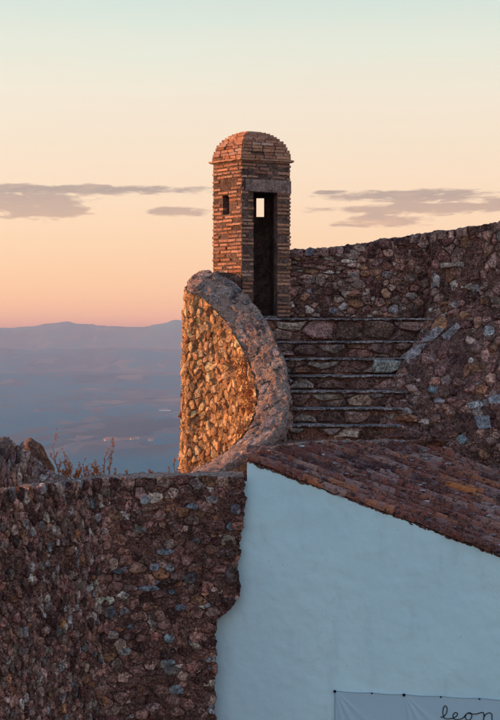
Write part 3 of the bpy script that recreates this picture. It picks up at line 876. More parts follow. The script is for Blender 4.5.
    for i in range(n+1):
        u = i/n; p = crom(BND, .12+u*.88); r = .045+.03*u+.015*fbm(p, 5, 3); row = []
        for k in range(8):
            a = 2*math.pi*k/8; q = p+Vector((0, .10-r*1.3*math.cos(a), r*1.1*math.sin(a)+.02)); q += noise.noise_vector(q*12)*.02; row.append(bm.verts.new(q))
        rows.append(row)
    for i in range(n):
        for k in range(8): bm.faces.new((rows[i][k], rows[i+1][k], rows[i+1][(k+1) % 8], rows[i][(k+1) % 8]))
    me = bpy.data.meshes.new('mortar_fillet'); bm.to_mesh(me); bm.free(); me.polygons.foreach_set('use_smooth', [True]*len(me.polygons)); link('mortar_fillet', me, M_COPING, root)
house()

def foot_landing():
    """rough paving between the roof's upper edge and the lowest step"""
    def f(u, v):
        b = crom(BND, u*.62); back = Vector((b.x*1.04, 23.05, zs[-1])); front = Vector((b.x, b.y+.03, b.z-.03)); return front.lerp(back, v)
    o = grid('landing', f, 60, 30, M_MORTAR, None, .025, 6); o['kind'] = 'structure'
foot_landing()

# ================================================================== RAMPART BEHIND THE STAIRS
def rampart():
    root = empty('rampart_wall', (2, 26, -1), 'long rubble rampart wall rising to the right behind the stairs', 'wall')
    a = Vector((.66, 26.08, 0)); b = Vector((3.25, 25.72, 0)); L = (b-a).length; d = (b-a)/L
    zt_ = [(0, 1.48), (.95, 1.545), (1.9, 1.69), (2.45, 1.78), (3, 1.84)]
    def ztop(u):
        for (a0, b0), (a1, b1) in zip(zt_, zt_[1:]):
            if u <= a1: return b0+(b1-b0)*(u-a0)/(a1-a0)+.02*fbm((u, 0, 0), 2, 3)
        return 1.84
    def fn(u, v): p = a+d*u; return Vector((p.x, p.y, v))
    def core(u, v): return fn(u*L, .2+(ztop(u*L)-.03-.2)*v)
    grid('core', core, 190, 110, M_MORTAR, root, .034, 9)
    def top(u, v): p = fn(u*L, ztop(u*L)-.03); return p+Vector((0, .55*v, .03*math.sin(3.1*v)))
    grid('wall_top', top, 100, 8, M_MORTAR, root, .03, 5)
    s = surf_of(fn)
    clad(root, s, (0, 1.15, .3, 1.42), (.018, .045), 3.4, M_STONE, PAL_GREY, 21, 90, h=(.008, .03), gap=.006, miss=.12, name='flat_stone', power=1.6, inside=lambda u, v: v > .75+.25*math.sin(u*3))
    clad(root, s, (0, 1.15, .3, 1.05), (.035, .085), 1.3, M_STONE, PAL_GREY, 24, 60, h=(.008, .04), gap=.007, miss=.15, inside=lambda u, v: v < .74+.25*math.sin(u*3))
    clad(root, s, (1.15, L, .3, 1.75), (.020, .085), 1.35, M_STONE, PAL_GREY+PAL_MAUVE, 22, 200, h=(.002, .042), gap=.001, miss=.14, inside=lambda u, v: v < ztop(u)-.16)
    # coping stones along the top, uneven
    rng = random.Random(6); u = .02
    while u < L:
        wd = rng.uniform(.10, .28) if u > .5 else rng.uniform(.14, .3); z0_ = ztop(u)-.15; z1_ = ztop(u)+rng.uniform(-.035, .03)*(1 if u > .6 else .4)
        poly = [(u, z0_), (u+wd, z0_+rng.uniform(-.02, .02)), (u+wd+rng.uniform(-.03, .01), z1_-.01), (u+wd*.55, z1_+rng.uniform(0, .022)), (u+rng.uniform(0, .03), z1_-rng.uniform(0, .03))]
        g = stone_geo(poly, (u+wd/2, (z0_+z1_)/2), .09, rng.uniform(.03, .07), .006, s, rng, .2)
        if g:
            vs, fs = g; k = (len(vs)-1)//3
            for i in range(k): vs[i] = vs[i]+Vector((0, .30, 0))
            link('coping_stone', mesh('coping_stone', vs, fs, pick(PAL_GREY, rng)), M_STONE, root)
        u += wd+.005
    # back face
    vs = [a+Vector((0, .55, -7.2)), b+Vector((2.2, .55, -7.2)), b+Vector((2.2, .55, 1.9)), a+Vector((0, .55, 1.4))]
    link('back_face', mesh('back_face', vs, [(0, 1, 2, 3)]), M_MORTAR, root)
rampart()

# ================================================================== BASTION WALL ON THE RIGHT
def bastion():
    root = empty('bastion_wall', (3.6, 24.5, -2), 'rugged rubble wall bulging forward at right beside the steps and above the tiled roof', 'wall')
    rows = [[P(355, 500, 22.95), P(405, 505, 23.15), P(450, 515, 23.15), P(505, 530, 23.0), P(560, 545, 22.7), P(640, 560, 22.2)],
            [P(372, 447, 23.15), P(402, 447, 23.4), P(448, 453, 23.4), P(505, 466, 23.3), P(560, 485, 22.9), P(640, 500, 22.4)],
            [P(386, 405, 23.75), P(415, 410, 23.75), P(452, 414, 23.75), P(505, 425, 23.5), P(560, 440, 23.1), P(640, 450, 22.6)],
            [P(398, 370, 24.3), P(428, 374, 24.15), P(462, 380, 24.1), P(505, 385, 23.9), P(560, 395, 23.5), P(640, 400, 23.0)],
            [P(424, 324, 25.0), P(447, 322, 25.0), P(472, 322, 24.9), P(505, 330, 24.5), P(560, 340, 24.1), P(640, 345, 23.6)],
            [P(431, 290, 25.35), P(450, 290, 25.3), P(474, 288, 25.2), P(505, 288, 25.0), P(560, 288, 24.6), P(640, 288, 24.1)],
            [P(431, 234, 25.45), P(450, 231, 25.4), P(474, 227, 25.3), P(505, 221.5, 25.15), P(560, 214, 24.8), P(640, 205, 24.3)]]
    ev = []
    for r in rows:
        X = [q.x/q.y for q in r]; o = []
        for i in range(9):
            x = X[0]+(X[-1]-X[0])*i/8
            for j in range(len(r)-1):
                if x <= X[j+1]+1e-9: o.append(r[j].lerp(r[j+1], (x-X[j])/(X[j+1]-X[j]))); break
        ev.append(o)
    rows = ev
    def S(u, v):
        return crom([crom(r, u) for r in rows], v)
    W, H = 3.6, 3.9
    fn = lambda u, v: S(u/W, v/H)
    grid('core', S, 240, 260, M_MORTAR, root, .042, 8)
    def side(u, v):
        p = S(0, v); return p+Vector((.02, .9*u, 0))
    grid('end_face', side, 10, 90, M_MORTAR, root, .02, 5)
    def top(u, v): p = S(u, 1); return p+Vector((0, .7*v, .04*math.sin(3*v)-.01))
    grid('wall_top', top, 120, 8, M_MORTAR, root, .03, 5)
    def foundation(u, v): p = S(u, 0); return Vector((p.x, p.y-.02, -7.2+(p.z+7.2)*v))
    grid('foundation', foundation, 60, 40, M_MORTAR, root, .03, 4)
    def far_end(u, v): p = S(1, v); return p+Vector((.15*u, 2.2*u, 0))
    grid('far_end_face', far_end, 20, 60, M_MORTAR, root, .03, 4)
    def far_low(u, v): p = S(1, 0); return Vector((p.x+.15*u, p.y+2.2*u, -7.2+(p.z+7.2)*v))
    grid('far_end_foundation', far_low, 12, 20, M_MORTAR, root, .02, 4)
    vs = [P(431, 234, 26.4), P(640, 205, 25.3), P(640, 205, 25.3), P(431, 234, 26.4)]; vs[2].z = vs[3].z = -7.2
    link('back_face', mesh('back_face', vs, [(0, 1, 2, 3)]), M_MORTAR, root)
    s = surf_of(fn)
    def v_px(u, v): p = fn(u, v); return 250+F*p.x/p.y, 335-F*p.z/p.y
    pal_up = PAL_GREY+PAL_MAUVE; 
    up = lambda u, v: v > H*.62
    # special stones seen in the photograph
    ex = []; rng = random.Random(31)
    def solve(x, y):
        best = None
        for i in range(60):
            for j in range(60):
                u, v = W*(i+.5)/60, H*(j+.5)/60; q = v_px(u, v); e = (q[0]-x)**2+(q[1]-y)**2
                if best is None or e < best[0]: best = (e, u, v)
        e, u, v = best; st = .03
        for _ in range(40):
            for du, dv in ((st, 0), (-st, 0), (0, st), (0, -st)):
                q = v_px(u+du, v+dv); e2 = (q[0]-x)**2+(q[1]-y)**2
                if e2 < e: e, u, v = e2, u+du, v+dv; break
            else: st *= .6
        return u, v
    block = []
    for (pts, col, hh, lab) in [
        ([(440, 262), (464, 261.5), (464.5, 268), (440, 268.5)], (.50, .40, .35), .05, 'pale squared block'),
        ([(433, 272), (440, 276), (439, 288), (432, 286)], (.42, .36, .36), .05, None),
        ([(466, 403), (480, 400), (486, 404), (478, 409), (468, 409)], (.38, .36, .38), .06, 'flat pale stone'),
        ([(474, 417), (490, 415), (491, 428), (478, 430)], (.28, .29, .33), .05, None),
        ([(487, 398), (500, 394), (506, 400), (500, 405), (489, 404)], (.33, .33, .38), .05, None),
        ([(470, 364), (486, 363), (484, 372), (470, 373)], (.32, .15, .08), .05, None),
        ([(400, 357), (416, 345), (428, 343), (420, 354), (406, 365)], (.36, .30, .31), .06, 'long pale ledge stone'),
        ([(418, 343), (436, 326), (446, 328), (432, 342)], (.34, .29, .30), .06, None),
        ([(440, 336), (458, 322), (462, 326), (446, 342)], (.33, .28, .29), .05, None),
        ([(447, 303), (456, 300), (459, 306), (449, 309)], (.40, .34, .34), .05, None),
        ([(470, 285), (478, 284), (480, 291), (472, 293)], (.40, .33, .33), .05, None)]:
        mx = sum(q[0] for q in pts)/len(pts); my = sum(q[1] for q in pts)/len(pts); cu, cv_ = solve(mx, my); pc, nc = s(cu, cv_)
        if nc.y > 0: nc = -nc
        Yc = pc.y; loc = [((q[0]-250)/F*Yc, (335-q[1])/F*Yc) for q in pts]
        def flat_s(u, v): return Vector((u, Yc-.012-((u-pc.x)*nc.x+(v-pc.z)*nc.z)/nc.y*.6, v)), Vector((0, -1, 0))
        g = stone_geo(loc, (pc.x, pc.z), .12, hh*.8, .002, flat_s, rng, .05, .2)
        uv = [(cu+q[0]-pc.x, cv_+q[1]-pc.z) for q in loc]
        if not g: continue
        o = link('stone', mesh('stone', g[0], g[1], col), M_STONE, root)
        if lab: o['label'] = lab
        block.append((cu, cv_, max(abs(q[0]-cu) for q in uv), max(abs(q[1]-cv_) for q in uv)))
    def free(u, v): return all(abs(u-b[0]) > b[2]+.01 or abs(v-b[1]) > b[3]+.01 for b in block)
    clad(root, s, (0, 2.1, H*.62, H-.1), (.020, .085), 1.3, M_STONE, pal_up, 32, 140, h=(.002, .05), gap=.001, miss=.14, inside=free)
    clad(root, s, (0, 2.1, H*.10, H*.62), (.020, .085), 1.1, M_STONE, PAL_MAUVE, 33, 140, h=(.004, .045), gap=.001, miss=.42, inside=free, tilt=.5)
    clad(root, s, (2.1, W, H*.10, H-.1), (.08, .14), 1.2, M_STONE, pal_up, 35, 0, h=(.012, .06), gap=.008, miss=.10, pieces=False)
    # top course
    rng = random.Random(8); u = .0
    while u < 2.2:
        wd = rng.uniform(.10, .26)
        poly = [(u, H-.14), (u+wd, H-.14), (u+wd-.015, H+.01+rng.uniform(-.02, .01)), (u+wd*.5, H+rng.uniform(0, .035)), (u+.01, H+rng.uniform(-.03, .01))]
        def sc(uu, vv): p, n = s(uu, min(vv, H-.002)); return p+Vector((0, 0, max(0, vv-H)+0.0)), n
        g = stone_geo(poly, (u+wd/2, H-.06), .09, rng.uniform(.03, .07), .006, sc, rng, .2)
        if g:
            vs, fs = g; k = (len(vs)-1)//3
            for i in range(k): vs[i] = vs[i]+Vector((0, .3, 0))
            link('coping_stone', mesh('coping_stone', vs, fs, pick(PAL_GREY, rng)), M_STONE, root)
        u += wd+.004
bastion()

# ================================================================== FRONT RUBBLE WALL
def front_wall():
    root = empty('rubble_wall', (-2, 20, -7), 'tall dark rubble wall in shade at lower left with a ragged edge against the whitewash', 'wall')
    pts = [Vector((-4.6, 17.7, 0)), Vector((-3.12, 18.75, 0)), Vector((-2.45, 19.5, 0)), Vector((-1.98, 20.06, 0)), Vector((-1.55, 20.24, 0)), Vector((-.9, 20.30, 0)), Vector((.1, 20.36, 0))]
    N = 400; S = [0]; prev = crom(pts, 0)
    for i in range(N): q = crom(pts, (i+1)/N); S.append(S[-1]+(q-prev).length); prev = q
    L = S[-1]
    def at(s):
        s = min(max(s, 0), L-1e-5); lo, hi = 0, N
        while hi-lo > 1:
            m = (lo+hi)//2
            if S[m] <= s: lo = m
            else: hi = m
        return crom(pts, (lo+(s-S[lo])/(S[hi]-S[lo]))/N)
    # top line: from the photograph, px -> z
    tl = [(-60, 502), (0, 495), (30, 490), (60, 486), (100, 481), (130, 479), (200, 477.5), (250, 477)]
    def ztop(p):
        x = 250+F*p.x/p.y
        for (x0, y0), (x1, y1) in zip(tl, tl[1:]):
            if x <= x1 or x1 == 250:
                y = y0+(y1-y0)*max(0, min(1, (x-x0)/(x1-x0))); break
        return (335-y)/F*p.y
    # ragged right end: x as a function of z
    el_ = [(477, 244.5), (500, 245), (520, 243), (538, 240), (555, 239), (570, 237), (585, 240), (597, 238.5), (606, 233), (613, 225), (620, 217), (640, 215), (668, 215.5), (690, 214), (720, 215), (800, 214)]
    def xend(z):
        y = 335-z*F/20.33
        for (y0, x0), (y1, x1) in zip(el_, el_[1:]):
            if y <= y1 or y1 == 800:
                x = x0+(x1-x0)*max(0, min(1, (y-y0)/(y1-y0))); break
        return (x-250)/F*20.33+.020*fbm((0, z, 7), 6, 4)+.020*fbm((0, z, 3), 22, 3)
    s_of_x = lambda x: L-(.1-x)*1.002
    def core(u, v):
        vv = v; z = -5.5
        p0 = at(u*L); zt = ztop(p0); z = -5.6+(zt+5.6)*vv
        e = s_of_x(xend(z)); return Vector((*at(u*e)[:2], z))
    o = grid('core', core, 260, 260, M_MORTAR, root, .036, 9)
    def low(u, v):
        z = -7.2+1.62*v; e = s_of_x(xend(-5.6)); return Vector((*at(u*e)[:2], z))
    grid('foundation', low, 40, 8, M_MORTAR, root, .01, 6)
    def skirt(u, v):
        z = -5.6+(ztop(Vector((-.05, 20.3, 0)))+5.6)*v; p = at(s_of_x(xend(z))); return Vector((p.x, p.y+.30*u, z))
    grid('ragged_end', skirt, 5, 220, M_MORTAR, root, .02, 8)
    def top(u, v):
        e = s_of_x(xend(-2.0)); p = at(u*e); z = ztop(p); return Vector((p.x, p.y, z))+Vector((-.05, .62, 0))*v+Vector((0, 0, .03*math.sin(3.1*v)))
    grid('wall_top', top, 200, 20, M_COPING, root, .03, 5)
    def back(u, v): p = at(u*L*.985)+Vector((-.05, .60, 0)); return Vector((p.x, p.y, -7.2+(ztop(at(u*L))+7.18)*v))
    grid('back_face', back, 60, 30, M_MORTAR, root, .02, 3)
    fn = lambda u, v: Vector((*at(min(u, s_of_x(xend(v))+.008))[:2], v)); s_ = surf_of(lambda u, v: Vector((*at(u)[:2], v)))
    s = lambda u, v: (fn(u, v), s_(u, v)[1])
    sc = next(S[i] for i in range(N) if crom(pts, i/N).x > -1.95)
    def ins(u, v):
        p = at(u); return v < ztop(p)-.035 and u < s_of_x(xend(v))-.03
    pal_l = PAL_MAUVE+[(1.2, (.33, .22, .19)), (.8, (.42, .36, .36))]
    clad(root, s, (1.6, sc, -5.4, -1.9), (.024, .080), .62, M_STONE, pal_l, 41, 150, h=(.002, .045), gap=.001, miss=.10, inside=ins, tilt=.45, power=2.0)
    # pale stones that stand out in the right part
    ex = []; rng = random.Random(3)
    spec = [(145, 500, 7, 6, (.34, .34, .36)), (192, 507, 7, 4, (.28, .31, .38)), (154, 567, 7, 5, (.27, .28, .33)), (170, 568, 6, 5, (.34, .34, .37)),
            (118, 570, 7, 3, (.19, .20, .25)), (165, 552, 10, 4, (.34, .38, .44)), (176, 690, 10, 6, (.36, .38, .42)), (124, 650, 9, 5, (.42, .40, .40)),
            (168, 662, 9, 3.5, (.38, .40, .42)), (150, 588, 13, 3, (.30, .32, .40)), (190, 578, 8, 8, (.15, .13, .14)), (196, 541, 5, 4, (.16, .13, .14)),
            (190, 530, 3, 5, (.05, .025, .025)), (205, 556, 3, 5, (.05, .025, .025)), (172, 580, 8, 4, (.06, .03, .03)), (115, 515, 9, 5, (.20, .10, .05)),
            (140, 530, 8, 4, (.34, .30, .28)), (212, 500, 8, 5, (.30, .26, .26)), (236, 510, 7, 7, (.17, .15, .18)), (230, 527, 5, 5, (.13, .22, .26)),
            (172, 592, 4, 3, (.16, .21, .27)), (180, 608, 6, 4, (.18, .21, .26)), (210, 660, 9, 3, (.30, .27, .28)), (232, 575, 8, 12, (.10, .055, .05)), (225, 555, 9, 6, (.12, .065, .06)), (228, 602, 8, 5, (.085, .045, .045))]
    blk = []
    for (x, y, a, b, c) in spec:
        p = P(x, y, 20.28); u = s_of_x(p.x); v = p.z; ru, rv = a/F*20.3, b/F*20.3
        k = 7; a0 = rng.random()*6
        poly = [(u+ru*math.cos(a0+6.283*i/k)*rng.uniform(.85, 1.1), v+rv*math.sin(a0+6.283*i/k)*rng.uniform(.85, 1.1)) for i in range(k)]
        g = stone_geo(poly, (u, v), max(ru, rv), .045, .002, s, rng, .15)
        if g: link('stone', mesh('stone', g[0], g[1], c), M_STONE, root); blk.append((u, v, ru, rv))
    free = lambda u, v: ins(u, v) and all(((u-b[0])/(b[2]+.025))**2+((v-b[1])/(b[3]+.025))**2 > 1 for b in blk)
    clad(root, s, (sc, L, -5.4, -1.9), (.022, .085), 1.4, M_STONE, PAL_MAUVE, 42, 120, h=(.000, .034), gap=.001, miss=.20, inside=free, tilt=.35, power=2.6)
front_wall()

# ================================================================== RUIN ON THE WALL TOP, LEFT
def ruin():
    root = empty('ruined_parapet_end', (-3.3, 20.3, -2.1), 'sloping lump of old mortared masonry on the wall top at the far left', 'masonry')
    sil = [(-90, 436), (-40, 439), (0, 441), (10, 443.5), (20, 450), (32, 461), (45, 471), (60, 480), (70, 487)]
    def f(u, v):
        n = len(sil)-1; s = u*n*.9999; i = int(s); fr = s-i
        x = sil[i][0]*(1-fr)+sil[i+1][0]*fr; y = sil[i][1]*(1-fr)+sil[i+1][1]*fr
        t = P(x, y, 20.45)
        # v 0..1: front foot -> crest -> rear foot
        a = math.pi*v; h = max(.02, t.z+2.35)
        return Vector((t.x*(19.6+.85*math.sin(a*.5))/20.45, 20.45-.55*math.cos(a)*(.4+h), -2.35+h*math.sin(a)**.75))
    grid('masonry', f, 130, 60, M_RUIN, root, .055, 3.2)
    clad(root, surf_of(lambda u, v: f(min(max(u/3, 0), 1), min(max(v/1.5, 0), 1))), (0, 3, .05, .8), (.03, .10), 1.0, M_STONE, PAL_GREY, 51, 110, h=(.02, .06), gap=.004, miss=.45, tilt=.5)
    r2 = empty('wedge_rock', (-3.0, 21.1, -1.9), 'dark rust brown wedge of rock with a sunlit edge behind the sloping masonry', 'rock')
    bm = bmesh.new(); bmesh.ops.create_icosphere(bm, subdivisions=4, radius=1)
    top = [P(q[0], q[1], 21.1) for q in ((14, 468), (18, 449), (24, 438.5), (31, 437), (40, 444), (48, 456), (55, 468), (58, 478))]
    c = sum(top, Vector())/len(top); c.z -= .12
    for v in bm.verts:
        d = v.co.copy(); x = d.x*.30; xx = c.x+x
        # crest height by silhouette
        zt = -2.2
        for p, q in zip(top, top[1:]):
            if p.x <= xx <= q.x: zt = p.z+(q.z-p.z)*(xx-p.x)/(q.x-p.x)
        z = zt-.01 if d.z > 0 else -2.3
        zz = -2.2+(max(zt, -2.2)+2.2)*max(0, d.z)**.5 if d.z > 0 else -2.2+d.z*.1
        v.co = Vector((xx, 21.1+d.y*.30, zz)); v.co += noise.noise_vector(v.co*6)*.05+noise.noise_vector(v.co*17)*.02; v.co -= Vector((-3.0, 21.1, -1.9))
    me = bpy.data.meshes.new('rock'); bm.to_mesh(me); bm.free()
    a_ = me.color_attributes.new('tint', 'FLOAT_COLOR', 'POINT'); a_.data.foreach_set('color', [c_ for _ in me.vertices for c_ in (.20, .085, .05, 1)])
    link('rock', me, M_STONE, r2, (-3.0, 21.1, -1.9))
ruin()

# ================================================================== DRY PLANTS
M_STEM = flat_mat('dry_stem', (.36, .13, .06), nscale=40)
M_LEAF = flat_mat('dry_leaf', (.46, .15, .06), nscale=30)
def tube(bm, a, b, r0, r1, n=4):
    d = (b-a); 
    if d.length < 1e-5: return
    q = d.to_track_quat('Z', 'Y'); A = []; B = []
    for k in range(n):
        o = Vector((math.cos(6.283*k/n), math.sin(6.283*k/n), 0)); A.append(bm.verts.new(a+q @ (o*r0))); B.append(bm.verts.new(b+q @ (o*r1)))
    for k in range(n): bm.faces.new((A[k], A[(k+1) % n], B[(k+1) % n], B[k]))
def plant(base, h, seed, label, group, lean=0.0, bushy=1.0, leafy=14, name='dry_plant'):
    rng = random.Random(seed); root = empty(name, base, label, 'dry plant', group)
    st = bmesh.new(); lf = bmesh.new(); tips = []
    def grow(p, d, L, r, dep):
        n = 4
        for k in range(n):
            d2 = (d+Vector((rng.uniform(-.22, .22), rng.uniform(-.22, .22), rng.uniform(-.05, .2)))).normalized(); q = p+d2*(L/n)
            tube(st, p, q, r, r*.82); r *= .82; p = q; d = d2
            if dep < 2 and rng.random() < .55*bushy: grow(p, (d+Vector((rng.uniform(-1, 1), rng.uniform(-1, 1), .35))).normalized(), L*rng.uniform(.3, .5), r*.8, dep+1)
            if rng.random() < .8: tips.append(p)
        tips.append(p)
    grow(Vector((0, 0, -.03)), Vector((lean, 0, 1)).normalized(), h, .0080, 0)
    for q in range(2): grow(Vector((0, 0, -.03)), Vector((rng.uniform(-.8, .8), rng.uniform(-.3, .3), 1)).normalized(), h*rng.uniform(.35, .7), .005, 0)
    for t in tips:
        for k in range(max(1, int(leafy/6))):
            s = rng.uniform(.008, .019); c = t+Vector((rng.uniform(-1, 1), rng.uniform(-1, 1), rng.uniform(-1, 1)))*.014
            a = Vector((rng.uniform(-1, 1), rng.uniform(-1, 1), rng.uniform(-1, 1))).normalized(); b = a.orthogonal().normalized()
            lf.faces.new([lf.verts.new(c+v) for v in (a*s, b*s*.55, -a*s, -b*s*.55)])
    for nm, bm, m in (('stem', st, M_STEM), ('leaves', lf, M_LEAF)):
        me = bpy.data.meshes.new(nm); bm.to_mesh(me); bm.free(); link(nm, me, m, root, base)
    return root
spots = [(60, 443, .0), (66, 463, .2), (71, 457, -.2), (78, 465, .1), (84, 462, .1), (89, 466, -.1), (95, 464, .0), (103, 456, .25), (109, 451, .1), (75, 470, .3), (99, 470, -.2), (115, 470, .1), (128, 471, -.1), (152, 470, .2)]
lab = ['tallest dry weed with seed heads, at the left end of the wall-top clump', 'short dry weed just right of the tallest one on the wall top',
       'dry weed leaning left, third from the left end of the wall-top clump', 'low rusty weed in the left half of the wall-top clump', 'rusty weed near the middle of the wall-top clump, left of centre',
       'dry weed sprig at the very middle of the wall-top clump', 'rusty weed just right of the middle of the clump', 'dry weed leaning right in the right half of the clump',
       'tall thin dry weed near the right end of the wall-top clump', 'lowest leaning sprig between the left weeds of the clump', 'low sprig beneath the tall weeds right of the clump centre',
       'tiny last weed at the right end of the wall-top clump', 'lone small sprig a little right of the wall-top clump', 'lone small sprig midway between the clump and the lit parapet']
for i, (x, yt, ln) in enumerate(spots):
    zb = -1.97; h = ((335-yt)/F*20.75-zb)
    plant(Vector(((x-250)/F*20.75, 20.75, zb)), h*1.02, 200+i, lab[i], 'dry weeds on the wall top', ln, 1.3, 10)
plant(Vector(((176-250)/F*21.0, 21.0, -2.0)), .24, 300, 'small twiggy weed on the wall top just left of the lit parapet', 'dry weeds on the wall top', -.1, .7, 10)
plant(Vector(((168-250)/F*21.0, 21.0, -2.0)), .12, 301, 'lowest short weed on the wall top beside the parapet foot', 'dry weeds on the wall top', .2, .7, 10)
def shrub():
    root = empty('dry_shrub', (-.2, 22.95, -1.4), 'russet dry shrub clinging inside the hollow of the curved parapet', 'shrub')
    rng = random.Random(77); lf = bmesh.new(); st = bmesh.new()
    for k in range(75):
        t = rng.uniform(.36, .68); l = crom(Lc, t); r = crom(Rc, t); n = Vector((l.x-r.x, l.y-r.y, 0)).normalized()
        z = l.z-.04-rng.random()**1.3*.62; b = Vector((l.x, l.y, z)); d = (n+Vector((rng.uniform(-.6, .6), rng.uniform(-.4, .4), rng.uniform(-.2, 1.0)))).normalized()
        e = b+d*rng.uniform(.06, .18); tube(st, b-Vector((-.2, 22.95, -1.4)), e-Vector((-.2, 22.95, -1.4)), .004, .002)
        for q in range(44):
            c = b.lerp(e, rng.random())+Vector((rng.gauss(0, .03), rng.gauss(0, .03), rng.gauss(0, .035)))-Vector((-.2, 22.95, -1.4)); s = rng.uniform(.009, .020)
            a = Vector((rng.uniform(-1, 1), rng.uniform(-1, 1), rng.uniform(-1, 1))).normalized(); o = a.orthogonal().normalized()
            lf.faces.new([lf.verts.new(c+v) for v in (a*s, o*s*.5, -a*s, -o*s*.5)])
    for nm, bm, m in (('stem', st, M_STEM), ('leaves', lf, flat_mat('russet_leaf', (.30, .12, .05)))):
        me = bpy.data.meshes.new(nm); bm.to_mesh(me); bm.free(); link(nm, me, m, root, (-.2, 22.95, -1.4))
shrub()

# ================================================================== BANNER
def banner():
    d0 = 19.9
    def wallpoint(x, y, off):
        # intersect the sight line with the plaster wall, then stand off from it
        d = Vector(((x-250)/F, 1, (335-y)/F)); t = hw.dot(HA)/hw.dot(d); return d*t-hw*off
    A = wallpoint(335, 690, .03); B = wallpoint(500, 698.5, .03); v = (B-A); W = 3.4; vn = Vector((v.x, v.y, 0)).normalized(); sl = v.z/Vector((v.x, v.y, 0)).length
    root = empty('hanging_banner', A, 'pale fabric banner with black handwritten lettering tacked to the whitewashed wall', 'banner')
    H = .95; eye = [0.0, .5, .93, 1.42, 1.93, 2.45, 2.95]
    def top_sag(s):
        for a, b in zip(eye, eye[1:]):
            if a <= s <= b: return -.012*math.sin(math.pi*(s-a)/(b-a))
        return 0
    def at(s, t, off=0.0):
        # folds fanning from the tacks
        fold = 0
        for k, e in enumerate(eye):
            if k in (0, 2):
                dx, dz = s-e, t+.015; a = math.atan2(dx, dz); rr = math.hypot(dx, dz)
                for (c, wd, am) in ((.22, .06, .016), (.50, .08, .015), (.82, .07, .010)):
                    fold += am*math.exp(-((a-c)/wd)**2)*min(1, rr*6)*math.exp(-rr*1.2)
        fold += .006*noise.noise(Vector((s*2.3, t*3.1, 1)))
        p = A+vn*s; return Vector((p.x, p.y, A.z+sl*s+top_sag(s)-t))-hw*(fold+off)
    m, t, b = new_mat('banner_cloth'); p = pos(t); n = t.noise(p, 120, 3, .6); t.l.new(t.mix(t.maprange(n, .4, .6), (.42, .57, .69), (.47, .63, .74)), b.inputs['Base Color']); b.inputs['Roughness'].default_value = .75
    grid('cloth', lambda u, v: at(u*W, v*H), 240, 70, m, root, 0)
    # hem
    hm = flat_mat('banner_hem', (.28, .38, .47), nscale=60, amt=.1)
    bm = bmesh.new()
    for i in range(160): tube(bm, at(W*i/160, .004, .002)-A, at(W*(i+1)/160, .004, .002)-A, .0035, .0035, 5)
    for i in range(50): tube(bm, at(0.003, H*i/50, .002)-A, at(0.003, H*(i+1)/50, .002)-A, .0035, .0035, 5)
    me = bpy.data.meshes.new('hem'); bm.to_mesh(me); bm.free(); link('hem', me, hm, root, A)
    blk = flat_mat('black_print', (.012, .012, .016), nscale=60, amt=.1)
    bm = bmesh.new(); bmesh.ops.create_cone(bm, cap_ends=True, segments=10, radius1=.022, radius2=.016, depth=.014); eb = bpy.data.meshes.new('tack'); bm.to_mesh(eb); bm.free(); eb.materials.append(blk)
    for k, e in enumerate(eye):
        q = at(e, .012, .012); o = link('tack', eb, None, root, q); o.rotation_euler = (R(90), 0, math.atan2(vn.y, vn.x)); sc = 1.0 if k in (0, 2) else .55; o.scale = (sc, sc, sc)
    # lettering: l e o n, one continuous handwritten line
    def S_of(x): return (wallpoint(x, 700, 0)-A).dot(vn)
    def T_of(x, y): q = wallpoint(x, y, 0); return A.z+sl*(q-A).dot(vn)-q.z
    strokes = [[(440.5, 716.5), (443, 716), (446, 713), (447.2, 709), (446.5, 705.5), (444.7, 705), (443.3, 708), (443, 712.5), (443.8, 716.5), (446, 717.6), (450, 717.4),
                (454, 716.3), (457, 714), (457.2, 711.6), (455, 711.2), (453.2, 713.4), (453.4, 716.5), (455.6, 718), (459, 717.8), (463, 716.5),
                (466, 713), (468.6, 711.4), (471.4, 712.4), (471.6, 716), (469.4, 718.6), (466.4, 718), (465.4, 715), (467.4, 712), (471, 712.6), (476, 713.2), (480, 712.2),
                (482.6, 711.6), (484, 713.6), (483.4, 719.5)],
               [(483.6, 717), (485.5, 713.6), (489, 711.6), (491.6, 712.6), (492, 716), (492.3, 719), (494.5, 720), (499, 719)]]
    bm = bmesh.new()
    for st in strokes:
        pts = [Vector((S_of(x), T_of(x, y), 0)) for x, y in st]; n = 14*len(pts); prev = None
        for i in range(n+1):
            q = crom(pts, i/n); w3 = at(q.x, q.y, .006)-A
            if prev is not None: tube(bm, prev, w3, .0062, .0062, 5)
            prev = w3
    me = bpy.data.meshes.new('lettering'); bm.to_mesh(me); bm.free(); link('lettering', me, blk, root, A)
banner()

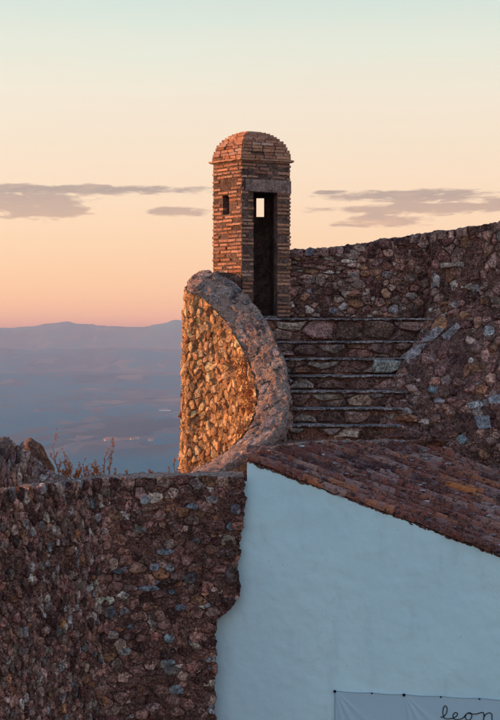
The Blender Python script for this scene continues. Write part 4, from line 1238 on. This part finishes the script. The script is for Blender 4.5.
# ================================================================== FAR BUILDINGS ON THE PLAIN
def ground_at(x, y):
    lo, hi = 1500., 30000.
    for _ in range(60):
        m = (lo+hi)/2; X = (x-250)/F*m
        if (335-y)/F*m < hz(X, m, math.hypot(X, m)): hi = m
        else: lo = m
    X = (x-250)/F*lo; return Vector((X, lo, hz(X, lo, math.hypot(X, lo))))
M_FARW = flat_mat('far_plaster', (.62, .50, .42), nscale=.3, amt=.1); M_FARR = flat_mat('far_clay_roof', (.45, .20, .12), nscale=.3, amt=.2)
M_METAL = flat_mat('far_pale_roof', (.8, .8, .8), nscale=.1, amt=.05)
def far_house(p, w_, d_, h_, wall, roof, label, group, rot=0, name='farmhouse', cat='house'):
    root = empty(name, p, label, cat, group); root.rotation_euler.z = rot
    x, y = w_/2, d_/2
    vs = [(-x, -y, -4), (x, -y, -4), (x, y, -4), (-x, y, -4), (-x, -y, h_), (x, -y, h_), (x, y, h_), (-x, y, h_), (-x, 0, h_+d_*.25), (x, 0, h_+d_*.25)]
    o = link('wall', mesh('wall', vs, [(0, 1, 5, 4), (1, 2, 6, 9, 5), (2, 3, 7, 6), (3, 0, 4, 8, 7)]), wall, root, p); o.location = (0, 0, 0)
    e = 1.0; vs = [(-x-e, -y-e, h_-.4), (x+e, -y-e, h_-.4), (x+e, 0, h_+d_*.25+.3), (-x-e, 0, h_+d_*.25+.3), (-x-e, y+e, h_-.4), (x+e, y+e, h_-.4)]
    o = link('roof', mesh('roof', vs, [(0, 1, 2, 3), (3, 2, 5, 4)]), roof, root, p); o.location = (0, 0, 0)
rng = random.Random(12)
for k in range(14):
    x = rng.uniform(104, 152); y = 440+rng.uniform(-1.2, 1.5)
    far_house(ground_at(x, y), rng.uniform(12, 26), rng.uniform(9, 14), rng.uniform(5, 8), M_FARW, M_FARR, 'tiny pale house with clay roof in the distant village on the plain', 'village houses on the plain', rng.uniform(-.5, .5))
far_house(ground_at(165, 411), 62, 9, 3, M_METAL, M_METAL, 'long white shed gleaming far out on the hazy plain', None, .05, 'long_shed', 'shed')
print('objects', len(bpy.data.objects))
